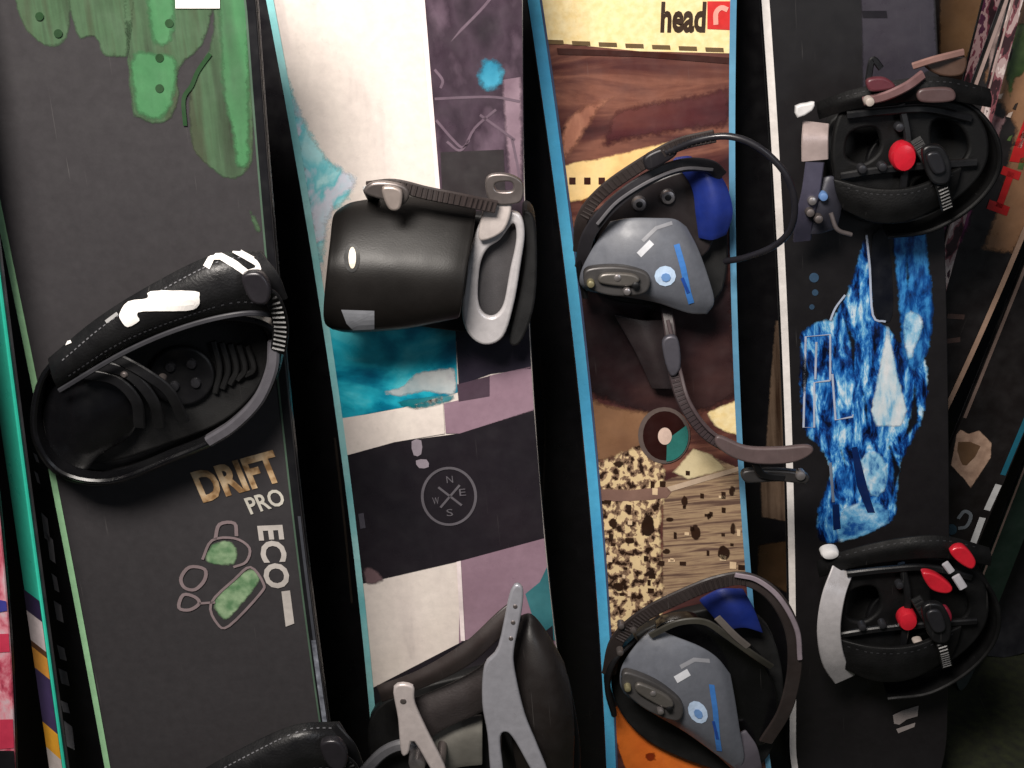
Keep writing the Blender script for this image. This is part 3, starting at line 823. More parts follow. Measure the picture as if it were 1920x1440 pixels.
# ------------------------------------------------------------------ cream and brown board with blue edges
BROWN = pattern('brown_paint_print', [(0.36, (54, 30, 32)), (0.46, (80, 46, 44)), (0.52, (100, 62, 54)), (0.58, (128, 84, 70)), (0.66, (74, 42, 42))], scale=7, detail=8, dist=.5, stretch=(.55, 2.6, 1), rot=-.28, nrough=.55)
C = Board('snowboard', 'cream and brown printed snowboard with bright blue edges and grey bindings', 'snowboard',
          [(985, 0), (1020, 200), (1049, 400), (1075, 650), (1098, 900), (1116, 1100), (1130, 1300), (1137, 1440)],
          [(1384, 0), (1378, 200), (1376, 450), (1390, 750), (1412, 1080), (1440, 1400)], 0.16, deck=BROWN)
BLUEE = pattern('bright_blue_edge', [(0.3, (60, 150, 205)), (0.55, (92, 186, 226)), (0.8, (70, 160, 214))], scale=7, detail=4, stretch=(1, .4, 1))
C.edge_strip('edge_stripe', 'L', 0.0006, 0.0150, BLUEE, 7)
C.edge_strip('edge_slate_line', 'L', 0.0150, 0.0180, mat('slate_line', (70, 82, 110), 0.4), 7)  # slate line just inside the blue stripe
C.edge_strip('edge_stripe', 'R', 0.0006, 0.0085, pattern('dull_blue_edge', [(0.3, (70, 120, 156)), (0.7, (112, 168, 196))], scale=9, stretch=(1, .4, 1)), 7)
YEL = pattern('pale_yellow_print', [(0.35, (238, 212, 152)), (0.65, (246, 226, 176))], scale=110, detail=3)
C.decal('cream_panel', [(980, -140), (1400, -140), (1376, 100), (1200, 96), (1018, 78)], YEL, 1)
for i in range(7):
    x = 1022 + i * 50; y = 74 + i * 2.4
    C.decal('dash', [(x, y), (x + 34, y + 1), (x + 35, y + 9), (x + 1, y + 8)], mat('brown_dash', (104, 84, 56), 0.4), 3)
C.decal('dark_line', [(1044, 90), (1200, 96), (1372, 108), (1372, 120), (1200, 106), (1046, 102)], mat('dark_brown_line', (58, 26, 20), 0.4), 3)
C.decal('dark_paint', [(1150, 205), (1220, 186), (1320, 170), (1368, 160), (1368, 236), (1280, 250), (1180, 268), (1120, 280), (1136, 240)], pattern('deep_maroon_paint', [(0.36, (66, 34, 38)), (0.5, (80, 42, 44)), (0.64, (98, 56, 52))], scale=8, detail=8, stretch=(.5, 2.2, 1), rot=-.28), 2, 3)
C.decal('pale_paint', [(1050, 250), (1066, 214), (1110, 188), (1160, 178), (1128, 206), (1100, 250), (1070, 292), (1052, 298)], pattern('dusty_rose_paint', [(0.38, (128, 80, 66)), (0.52, (172, 118, 96)), (0.64, (140, 90, 74))], scale=12, detail=8, stretch=(2, .6, 1), rot=-.5), 2, 3)
C.lettering('lettering', 'head', (1238, 58), (1322, 58), 55, mat('dark_brown_letter', (58, 42, 30), 0.4), 0.0016, bold=0.035)
C.decal('logo_square', [(1326, 2), (1374, 2), (1372, 56), (1326, 54)], mat('red_logo', (206, 48, 46), 0.4), 3)
C.stroke('logo_hook', [(1342, 46), (1342, 24), (1352, 14), (1364, 18)], 0.006, mat('pink_logo', (246, 160, 146), 0.4), 5)
C.decal('cream_patch', [(1052, 308), (1120, 296), (1200, 276), (1262, 262), (1300, 258), (1250, 285), (1190, 322), (1150, 345), (1128, 368), (1064, 380), (1054, 350)], pattern('warm_cream', [(0.3, (222, 160, 102)), (0.55, (246, 208, 142)), (0.8, (248, 218, 164))], scale=12, detail=4), 3, 2)
for x in (1073, 1101, 1128):
    C.decal('dot', [(x - 6, 332), (x + 6, 332), (x + 6, 345), (x - 6, 345)], mat('dark_brown_line', (58, 26, 20)), 5)
C.decal('brown_stroke', [(1085, 378), (1105, 366), (1130, 362), (1120, 374), (1090, 384)], mat('rust_stroke', (110, 64, 36), 0.4), 4, 2)
MAR = pattern('dark_maroon_print', [(0.3, (26, 17, 19)), (0.5, (42, 27, 29)), (0.68, (64, 43, 42))], scale=6, detail=6, stretch=(1, 1.6, 1))
C.decal('maroon_panel', [(1060, 520), (1400, 520), (1404, 745), (1370, 755), (1330, 775), (1230, 790), (1100, 745)], MAR, 2)
C.decal('tan_panel', [(1094, 740), (1160, 760), (1230, 770), (1220, 850), (1110, 870)], pattern('tan_print', [(0.3, (112, 80, 60)), (0.7, (150, 112, 82))], scale=8), 3)
C.decal('cream_patch', [(1322, 772), (1350, 760), (1388, 744), (1392, 818), (1362, 812), (1338, 800)], YEL, 4)
LEO = pattern('spotted_print', [(0.0, (44, 28, 20)), (0.41, (116, 92, 74)), (0.47, (160, 132, 106)), (0.52, (226, 200, 154))], scale=105, detail=4, dist=.2, const=True, stretch=(1, .8, 1))
C.decal('spotted_panel', [(1098, 870), (1135, 860), (1170, 842), (1215, 830), (1250, 880), (1240, 1000), (1240, 1200), (1120, 1240), (1110, 1000)], LEO, 4, 2)
SAND = pattern('lined_sand_print', [(0.38, (98, 76, 66)), (0.46, (146, 120, 98)), (0.54, (172, 146, 116)), (0.62, (132, 106, 88))], scale=42, detail=5, dist=.3, stretch=(.22, 3.2, 1), rot=-.08)
C.decal('sand_panel', [(1242, 900), (1300, 880), (1330, 850), (1400, 880), (1420, 1080), (1320, 1110), (1240, 1150)], SAND, 3)
C.decal('cream_patch', [(1258, 885), (1300, 838), (1335, 850), (1366, 880), (1290, 900)], pattern('pale_sand', [(0.3, (196, 178, 138)), (0.7, (222, 206, 166))], scale=20), 4, 1)
C.decal('brown_band', [(1100, 916), (1180, 918), (1250, 912), (1250, 932), (1180, 938), (1104, 936)], pattern('mauve_brown', [(0.3, (112, 84, 76)), (0.7, (140, 110, 98))], scale=14), 5, 2)
C.decal('pale_line', [(1250, 912), (1390, 872), (1392, 880), (1252, 922)], mat('pale_tan_line', (190, 168, 146), 0.4), 5)
random.seed(11)
SPK = mat('dark_speck', (48, 30, 20), 0.4)
for (x, y, w_, h_) in ((1283, 938, 7, 12), (1303, 997, 10, 17), (1372, 918, 7, 11), (1329, 966, 5, 8), (1374, 990, 7, 13), (1255, 972, 9, 5), (1250, 1032, 9, 6), (1356, 1035, 14, 14), (1160, 868, 12, 8), (1118, 876, 7, 6), (1215, 985, 13, 20), (1180, 1012, 11, 7), (1150, 980, 9, 12), (1160, 1098, 12, 9), (1126, 1062, 16, 8)):
    C.decal('speck', [(x + w_ * (0.8 + .3 * random.random()) * math.cos(i * .785), y + h_ * (0.8 + .3 * random.random()) * math.sin(i * .785)) for i in range(8)], SPK, 6, 2)
rnd = random.Random(8)
for i in range(46):
    x, y = 1115 + rnd.random() * 285, 880 + rnd.random() * 240
    w_, h_ = 2.5 + rnd.random() * 4, 2.5 + rnd.random() * 4.5
    if y > 1160 - (x - 1115) * .26: continue
    C.decal('small_speck', [(x - w_, y - h_), (x + w_, y - h_ * .8), (x + w_ * .9, y + h_), (x - w_, y + h_ * .9)], SPK if i % 3 else mat('pale_speck', (224, 196, 160), 0.4), 6)
# round sticker
C.spot('sticker', 1245, 815, 49, mat('dark_grey_rim', (96, 84, 80), 0.4), 6, ry=53)
C.spot('sticker_face', 1246, 815, 41, mat('dark_maroon_disc', (40, 16, 14), 0.35), 8, ry=46)
C.decal('sticker_wedge', [(1250, 822)] + [(1248 + 42 * math.cos(a), 816 + 47 * math.sin(a)) for a in [x * .2 - .45 for x in range(11)]], mat('teal_wedge', (46, 112, 106), 0.4), 10)
C.spot('sticker_dot', 1246, 815, 13, mat('cream_dot', (216, 190, 176), 0.4), 12, ry=16)
ORG = pattern('orange_print', [(0.25, (188, 84, 30)), (0.5, (216, 112, 42)), (0.8, (196, 92, 34))], scale=9, detail=5)
C.decal('orange_panel', [(1130, 1320), (1240, 1330), (1350, 1380), (1380, 1480), (1400, 1700), (1150, 1700)], ORG, 5)
C.decal('brown_patch', [(1205, 1366), (1235, 1366), (1240, 1376), (1222, 1380)], mat('rust_mark', (120, 40, 10), 0.4), 6, 2)
C.decal('brown_patch', [(1208, 1412), (1228, 1408), (1230, 1424), (1212, 1426)], mat('rust_mark', (120, 40, 10)), 6, 2)
C.decal('cream_patch', [(1436, 1395), (1450, 1390), (1462, 1450), (1450, 1500)], YEL, 5)

# upper binding: grey folded highback with blue pads, black straps
Cb = C.plate('binding', [(1090, 440), (1140, 390), (1260, 350), (1340, 370), (1365, 460), (1345, 560), (1250, 575), (1120, 550)], 0.02, 0.02, RUBBER, C.root)
C.plate('mounting_plate', [(1118, 430), (1150, 380), (1230, 338), (1300, 322), (1332, 380), (1330, 470), (1250, 500), (1130, 480)], 0.04, 0.02, mat('dark_brown_plate', (40, 35, 36), 0.4), Cb)
for (x, y) in ((1199, 384), (1253, 371)):
    C.knob('screw', x, y, 0.049, 0.0095, 0.012, STEEL, Cb)
    C.knob('screw_recess', x, y, 0.0496, 0.0042, 0.002, BLACK, Cb)
hbC = C.loft('highback', [
    [(1144, 414, .066), (1180, 408, .072), (1230, 408, .074), (1266, 410, .07), (1288, 424, .062)],
    [(1118, 452, .074), (1170, 448, .085), (1230, 450, .088), (1282, 454, .082), (1310, 466, .07)],
    [(1092, 500, .078), (1160, 500, .092), (1230, 504, .096), (1294, 512, .088), (1330, 522, .074)],
    [(1086, 530, .074), (1150, 540, .086), (1226, 548, .09), (1296, 562, .082), (1340, 566, .07)],
    [(1098, 546, .062), (1160, 556, .07), (1228, 568, .074), (1290, 588, .07), (1326, 590, .062)]], GREYPLASTIC, Cb, 0.006)


def grey_logo(b, part, hb, T):
    t = lambda pts: [T(x, y) for x, y in pts]
    b.wrap('logo_dash', t(poly_line([(1198, 478), (1222, 454)], 12)), mat('pale_grey_print', (206, 208, 214), 0.4), part, hb, .001, 0, 1)
    b.wrap('logo_ring', t([(1247 + 20 * math.cos(i * .5236), 517 + 19 * math.sin(i * .5236)) for i in range(12)]), mat('ice_blue_print', (190, 212, 240), 0.4), part, hb, .001, 0, 1)
    b.wrap('logo_core', t([(1248 + 9 * math.cos(i * .7854), 519 + 8 * math.sin(i * .7854)) for i in range(8)]), mat('mid_blue_print', (110, 150, 204), 0.4), part, hb, .002, 0, 0)
    b.wrap('lettering', t(poly_line([(1268, 458), (1280, 500), (1290, 548), (1296, 568)], 11)), mat('blue_print', (64, 120, 190), 0.4), part, hb, .001, 0, 2)
    b.wrap('lettering', t(poly_line([(1278, 520), (1290, 548)], 6)), mat('deep_blue_print', (36, 72, 150), 0.4), part, hb, .0018, 0, 1)
    b.wrap('crease', t(poly_line([(1205, 452), (1230, 428), (1260, 418)], 7)), mat('light_grey_crease', (138, 139, 145), 0.4), part, hb, .0008, 0, 2)
    # ratchet at the lower corner
    q = lambda pts: [T(x, y) for x, y in pts]
    b.plate('ratchet', q([(1104, 504), (1160, 500), (1208, 510), (1220, 530), (1206, 552), (1150, 556), (1104, 542), (1094, 522)]), 0.104, 0.014, mat('dark_grey_ratchet', (76, 74, 74), 0.4, metal=.3), part)
    b.plate('ratchet_lever', q([(1130, 514), (1184, 514), (1200, 526), (1180, 538), (1126, 532)]), 0.112, 0.008, mat('mid_grey_lever', (108, 104, 100), 0.35, metal=.5), part)
    for (x, y, m_) in ((1158, 522, STEEL), (1176, 548, STEEL), (1192, 536, BLACK), (1108, 534, mat('brass_rivet', (150, 142, 110), 0.4, metal=.5))):
        xx, yy = T(x, y); b.knob('rivet', xx, yy, 0.114, 0.005, 0.012, m_, part)


grey_logo(C, Cb, hbC, lambda x, y: (x, y))
C.plate('hinge_block', [(1150, 440), (1270, 440), (1300, 550), (1170, 540)], 0.064, 0.05, RUBBER, Cb)
C.loft('blue_pad', [
    [(1262, 300, .05), (1300, 296, .06), (1340, 312, .055)],
    [(1296, 350, .055), (1330, 342, .07), (1364, 352, .06)],
    [(1304, 400, .055), (1340, 396, .072), (1374, 400, .06)],
    [(1310, 446, .045), (1336, 450, .055), (1362, 440, .05)]], BLUEPAD, Cb, 0.01)
C.strap('strap', [(1090, 500, .06), (1104, 440, .085), (1150, 382, .1), (1220, 332, .1), (1280, 310, .09), (1330, 312, .075), (1352, 330, .06)], 0.017, 0.004, mat('dark_strap', (42, 40, 44), 0.45), Cb)
C.strap('strap_edge_or_highlight', [(1120, 420, .099), (1160, 376, .106), (1225, 336, .106), (1282, 316, .096), (1336, 318, .08)], 0.004, 0.003, mat('strap_highlight_grey', (96, 94, 98), 0.45), Cb)  # highlight along the black strap, modelled as a thin grey strip
C.strap('ladder_strap', [(1086, 470, .05), (1092, 410, .08), (1130, 360, .095), (1200, 310, .11), (1270, 272, .125), (1340, 255, .14)], 0.016, 0.004, BROWNRUBBER, Cb)
C.teeth('ladder_teeth', [(1092, 410, .08), (1130, 360, .095), (1200, 310, .11), (1270, 272, .125), (1340, 255, .14)], 0.012, BROWNRUBBER, Cb)
C.teeth('ladder_teeth', [(1256, 620, .05), (1262, 690, .065), (1282, 756, .08), (1322, 812, .09), (1376, 846, .1)], 0.010, mat('dark_brown_strap', (54, 44, 46)), Cb, lift=.003)
C.tube('cable', [(1250, 285, .12), (1310, 262, .135), (1370, 256, .145), (1425, 278, .15), (1472, 325, .15), (1490, 380, .145), (1482, 430, .13), (1450, 462, .11), (1400, 482, .08), (1360, 490, .05)], 0.0042, mat('black_cable', (34, 33, 38), 0.35), Cb)
C.plate('buckle', [(1208, 296), (1236, 280), (1262, 276), (1268, 292), (1230, 316), (1212, 318)], 0.122, 0.012, mat('dark_buckle', (58, 54, 58), 0.35, metal=.3), Cb)
C.strap('side_rail', [(1096, 548, .04), (1086, 500, .05), (1092, 450, .055), (1116, 408, .05)], 0.03, 0.008, BLACK, Cb, 'n')
# hanging toe strap
C.strap('toe_strap', [(1246, 560, .03), (1256, 620, .05), (1262, 690, .065), (1282, 756, .08), (1322, 812, .09), (1376, 846, .1)], 0.015, 0.005, mat('dark_brown_strap', (54, 44, 46), 0.45), Cb)
C.strap('toe_strap_edge', [(1252, 600, .058), (1274, 690, .072), (1292, 752, .088), (1330, 806, .098), (1380, 838, .106)], 0.005, 0.003, mat('mauve_strap_edge', (72, 60, 62), 0.45), Cb)
C.plate('strap_tongue', [(1348, 818), (1400, 838), (1460, 840), (1516, 836), (1524, 850), (1490, 868), (1430, 872), (1380, 862), (1344, 838)], 0.108, 0.008, mat('brown_grey_tongue', (90, 76, 76), 0.42), Cb)
C.loft('toe_pad', [[(1150, 590, .02), (1200, 600, .03), (1246, 600, .02)], [(1190, 660, .02), (1225, 660, .034), (1256, 660, .02)], [(1222, 730, .02), (1246, 730, .03), (1268, 730, .02)]], mat('dark_pad', (38, 30, 32), 0.6, bump=.4), Cb, 0.005)
C.plate('strap_buckle', [(1242, 642), (1270, 634), (1276, 690), (1256, 704)], 0.078, 0.01, mat('slate_buckle', (84, 82, 90), 0.4, metal=.3), Cb)
C.plate('strap_clasp', [(1396, 884), (1460, 882), (1512, 890), (1512, 908), (1460, 904), (1400, 906)], 0.085, 0.012, mat('dark_clasp', (60, 58, 58), 0.4, metal=.4), Cb)
C.strap('clasp_arm', [(1416, 868, .1), (1430, 890, .09), (1470, 896, .085)], 0.010, 0.004, BLACK, Cb)
C.knob('clasp_bolt', 1502, 894, 0.09, 0.007, 0.012, STEEL, Cb)

# lower binding
C2 = C.plate('binding', [(1150, 1250), (1210, 1180), (1350, 1140), (1440, 1180), (1470, 1300), (1440, 1420), (1370, 1450), (1230, 1400), (1160, 1330)], 0.02, 0.02, RUBBER, C.root)
C.plate('mounting_plate', [(1230, 1190), (1290, 1160), (1350, 1190), (1430, 1240), (1460, 1330), (1420, 1400), (1330, 1300)], 0.045, 0.022, GLOSSBLACK, C2)
T2 = lambda x, y: (1283 + (x - 1218) * 0.93 - (y - 500) * 0.10, 1305 + (y - 500) * 1.02 + (x - 1218) * 0.42)
rows = []
for r_ in ([(1144, 404, .066), (1190, 402, .072), (1240, 400, .074), (1276, 406, .07), (1304, 424, .062)],
           [(1116, 446, .074), (1170, 446, .085), (1230, 448, .088), (1286, 452, .082), (1318, 466, .07)],
           [(1092, 496, .078), (1160, 500, .092), (1230, 504, .096), (1298, 510, .088), (1334, 520, .074)],
           [(1090, 528, .074), (1150, 540, .086), (1226, 546, .09), (1300, 556, .082), (1346, 562, .07)],
           [(1100, 544, .062), (1160, 556, .07), (1228, 564, .074), (1296, 580, .07), (1336, 590, .062)]):
    rows.append([(*T2(x, y), h) for x, y, h in r_])
hbC2 = C.loft('highback', rows, GREYPLASTIC, C2, 0.006)
grey_logo(C, C2, hbC2, T2)
C.plate('hinge_block', [T2(1150, 440), T2(1270, 440), T2(1300, 550), T2(1170, 540)], 0.064, 0.05, RUBBER, C2)
C.loft('highback_foot', [[(1330, 1370, .06), (1370, 1380, .066), (1400, 1370, .06)], [(1340, 1410, .062), (1375, 1420, .07), (1420, 1400, .062)], [(1380, 1450, .055), (1400, 1455, .06), (1430, 1440, .055)]], mat('dusk_grey_plastic', (84, 80, 88), 0.45), C2, 0.006)
C.loft('blue_pad', [
    [(1310, 1126, .05), (1350, 1104, .06), (1394, 1104, .055)],
    [(1330, 1150, .056), (1370, 1136, .072), (1414, 1140, .06)],
    [(1360, 1184, .05), (1396, 1178, .062), (1432, 1188, .05)]], BLUEPAD, C2, 0.01)
C.strap('ankle_strap', [(1142, 1262, .05), (1158, 1200, .08), (1210, 1152, .1), (1290, 1112, .11), (1350, 1090, .11), (1400, 1086, .11), (1450, 1116, .11), (1484, 1176, .105), (1490, 1250, .09), (1472, 1330, .07), (1436, 1390, .045)], 0.021, 0.005, BROWNRUBBER, C2)
C.teeth('ladder_teeth', [(1158, 1200, .08), (1210, 1152, .1), (1290, 1112, .11), (1350, 1090, .11), (1400, 1086, .11)], 0.014, BROWNRUBBER, C2, lift=.003)
C.strap('strap_edge_or_highlight', [(1378, 1078, .117), (1420, 1088, .118), (1462, 1122, .118), (1494, 1180, .112), (1500, 1236, .1)], 0.007, 0.003, mat('strap_highlight_mauve', (142, 130, 138), 0.4), C2)  # highlight on the strap's right bend, put in as a pale strip
C.strap('inner_strap', [(1220, 1192, .08), (1270, 1168, .092), (1320, 1166, .092), (1360, 1190, .088), (1410, 1226, .08), (1446, 1250, .06)], 0.010, 0.004, mat('olive_black_strap', (58, 56, 50), 0.5), C2)
C.strap('inner_strap', [(1345, 1158, .09), (1378, 1192, .09), (1402, 1212, .084)], 0.010, 0.004, mat('grey_brown_strap', (98, 92, 88), 0.45), C2)
C.strap('side_rail', [(1150, 1330, .04), (1138, 1280, .05), (1152, 1230, .055), (1190, 1190, .05)], 0.032, 0.008, BLACK, C2, 'n')
for (x, y) in ((1165, 1176), (1188, 1184), (1163, 1226)):
    C.knob('rivet', x, y, 0.1, 0.005, 0.012, GUNMETAL, C2)

# ------------------------------------------------------------------ dark board in the gap before the white edge
E3 = Board('snowboard', 'black and brown snowboard showing only beside the white edged board', 'snowboard',
           [(1250, 0), (1290, 700), (1330, 1400)], [(1520, 0), (1540, 700), (1570, 1400)], 0.34, deck=DARKTOP)
BRS = pattern('brown_streaks', [(0.3, (58, 42, 32)), (0.55, (120, 100, 84)), (0.75, (84, 66, 52))], scale=26, detail=5, stretch=(3, .2, 1))
E3.decal('brown_streak', [(1452, 600), (1470, 600), (1476, 840), (1434, 840), (1442, 720)], BRS, 2)
E3.decal('brown_streak', [(1424, 900), (1480, 900), (1482, 980), (1426, 970)], BRS, 2)
E3.decal('brown_patch', [(1420, 1020), (1484, 1010), (1486, 1130), (1470, 1110), (1416, 1080)], pattern('umber_print', [(0.3, (52, 38, 24)), (0.7, (88, 66, 46))], scale=16), 2)

# ------------------------------------------------------------------ black board with blue prints and white edge
D = Board('snowboard', 'black snowboard with icy blue print, white edge and red dotted bindings', 'snowboard',
          [(1424, 0), (1448, 260), (1463, 600), (1472, 900), (1478, 1150), (1480, 1440)],
          [(1756, 0), (1768, 350), (1776, 700), (1782, 1050), (1774, 1440)], 0.25, deck=mat('soft_black_sheet', (24, 22, 24), 0.42, coat=.1, var=.1, scale=4, scuff=.04))
D.edge_strip('edge_stripe', 'L', 0.0006, 0.0105, mat('white_edge', (232, 226, 222), 0.4, var=.08), 5)
D.decal('slate_panel', [(1612, -120), (1770, -120), (1766, 120), (1720, 150), (1680, 210), (1616, 210)], pattern('slate_print', [(0.3, (42, 40, 50)), (0.7, (60, 56, 64))], scale=6), 1)
D.decal('dark_mark', [(1616, 20), (1662, 20), (1664, 34), (1618, 34)], mat('ink_mark', (20, 16, 22), 0.4), 2)
ICE = pattern('ice_blue_pattern', [(0.38, (5, 12, 38)), (0.45, (12, 56, 126)), (0.51, (36, 112, 190)), (0.57, (110, 182, 226)), (0.64, (214, 232, 242)), (0.72, (80, 150, 206))], scale=22, detail=10, dist=0.35, stretch=(2.6, .8, 1), nrough=.68)
DEEP = pattern('deep_blue_pattern', [(0.36, (6, 24, 66)), (0.47, (18, 76, 146)), (0.58, (60, 140, 204)), (0.68, (30, 90, 160))], scale=24, detail=10, dist=0.3, stretch=(2.4, .8, 1), nrough=.66)
D.decal('blue_print', [(1500, 622), (1558, 596), (1596, 520), (1618, 448), (1632, 470), (1640, 590), (1664, 610), (1690, 640), (1730, 660), (1742, 700), (1736, 770), (1714, 822), (1690, 872), (1684, 935), (1668, 984), (1556, 1022), (1530, 1000), (1532, 950), (1556, 884), (1528, 832), (1502, 796)], ICE, 2, 2)
D.decal('blue_print', [(1672, 408), (1700, 396), (1732, 408), (1744, 500), (1752, 580), (1742, 660), (1712, 700), (1690, 660), (1684, 580), (1676, 500)], DEEP, 3, 2)
D.decal('dark_cut', [(1636, 440), (1664, 440), (1674, 560), (1668, 602), (1646, 596), (1634, 540)], mat('navy_black', (14, 16, 24), 0.4), 4, 2)
D.decal('pale_wedge', [(1664, 596), (1682, 690), (1702, 770), (1690, 800), (1640, 800), (1630, 770), (1648, 680)], pattern('frost_print', [(0.35, (110, 176, 214)), (0.5, (196, 216, 226)), (0.7, (228, 228, 230))], scale=30, detail=9, stretch=(2, .6, 1), nrough=.65), 5, 1)
D.decal('pale_patch', [(1694, 586), (1722, 584), (1732, 610), (1718, 650), (1704, 680), (1692, 640)], pattern('frost_blue', [(0.36, (30, 92, 160)), (0.48, (130, 190, 224)), (0.64, (210, 226, 236))], scale=34, detail=9, stretch=(1.6, .8, 1), nrough=.66), 5, 2)
D.decal('pale_patch', [(1610, 862), (1640, 842), (1664, 870), (1660, 920), (1630, 930)], pattern('frost_blue', [(0.3, (140, 190, 220))]), 5, 2)
D.decal('pale_patch', [(1580, 950), (1650, 940), (1668, 980), (1570, 1018)], pattern('frost_blue2', [(0.36, (22, 78, 150)), (0.5, (96, 166, 212)), (0.64, (180, 214, 236))], scale=36, detail=9, nrough=.66), 5, 2)
NVY = mat('navy_black', (14, 16, 24))
for q in ([(1500, 640), (1520, 700), (1500, 760)], [(1570, 560), (1590, 640), (1600, 720), (1606, 640)], [(1610, 700), (1622, 790), (1630, 840), (1628, 760)], [(1716, 690), (1704, 770), (1690, 830), (1724, 790)],
          [(1560, 800), (1580, 870), (1596, 930), (1584, 850)], [(1660, 810), (1672, 880), (1664, 960), (1690, 880)], [(1650, 610), (1636, 700), (1626, 760), (1634, 650)], [(1700, 440), (1706, 520), (1700, 580), (1694, 500)]):
    D.decal('pale_patch', q, NVY, 6, 0)
OUT = mat('pale_outline', (176, 186, 206), 0.4)
D.stroke('outline', [(1556, 712), (1556, 626), (1510, 630), (1506, 800), (1526, 800), (1526, 716), (1556, 712)], 0.003, OUT, 6, curve=0)
D.stroke('outline', [(1560, 700), (1566, 786), (1598, 780), (1598, 776)], 0.003, OUT, 6, curve=0)
D.stroke('outline', [(1530, 640), (1528, 710)], 0.003, OUT, 6, curve=0)
D.stroke('outline', [(1556, 600), (1566, 576), (1584, 552)], 0.003, OUT, 6)
D.stroke('outline', [(1624, 440), (1630, 500), (1636, 590), (1660, 602)], 0.003, OUT, 6)
D.stroke('outline', [(1556, 866), (1562, 940)], 0.004, mat('dim_outline', (110, 122, 140), 0.4), 6, curve=0)
D.decal('dark_stroke', [(1596, 838), (1606, 836), (1630, 930), (1640, 960), (1626, 960), (1606, 910)], mat('navy_stroke', (10, 34, 84), 0.4), 6)
D.decal('dark_stroke', [(1560, 946), (1572, 944), (1576, 990), (1562, 992)], mat('navy_stroke', (10, 34, 84)), 6)
for (x, y, s_) in ((1526, 520, 9), (1528, 548, 6), (1522, 575, 5)):
    D.spot('blue_fleck', x, y, s_, mat('dull_blue_fleck', (52, 76, 100), 0.4), 3)
MARKC = mat('grey_maker_mark', (140, 132, 130), 0.4)
D.decal('maker_mark', [(1674, 1340), (1690, 1332), (1722, 1322), (1720, 1342), (1700, 1348), (1686, 1358), (1676, 1356)], MARKC, 3)
D.decal('maker_mark', [(1680, 1366), (1716, 1354), (1714, 1362), (1684, 1374)], MARKC, 3)
D.stroke('maker_line', [(1660, 1272), (1676, 1288), (1700, 1292), (1750, 1292)], 0.0025, mat('dim_maker_line', (84, 82, 82), 0.4), 3, curve=0)


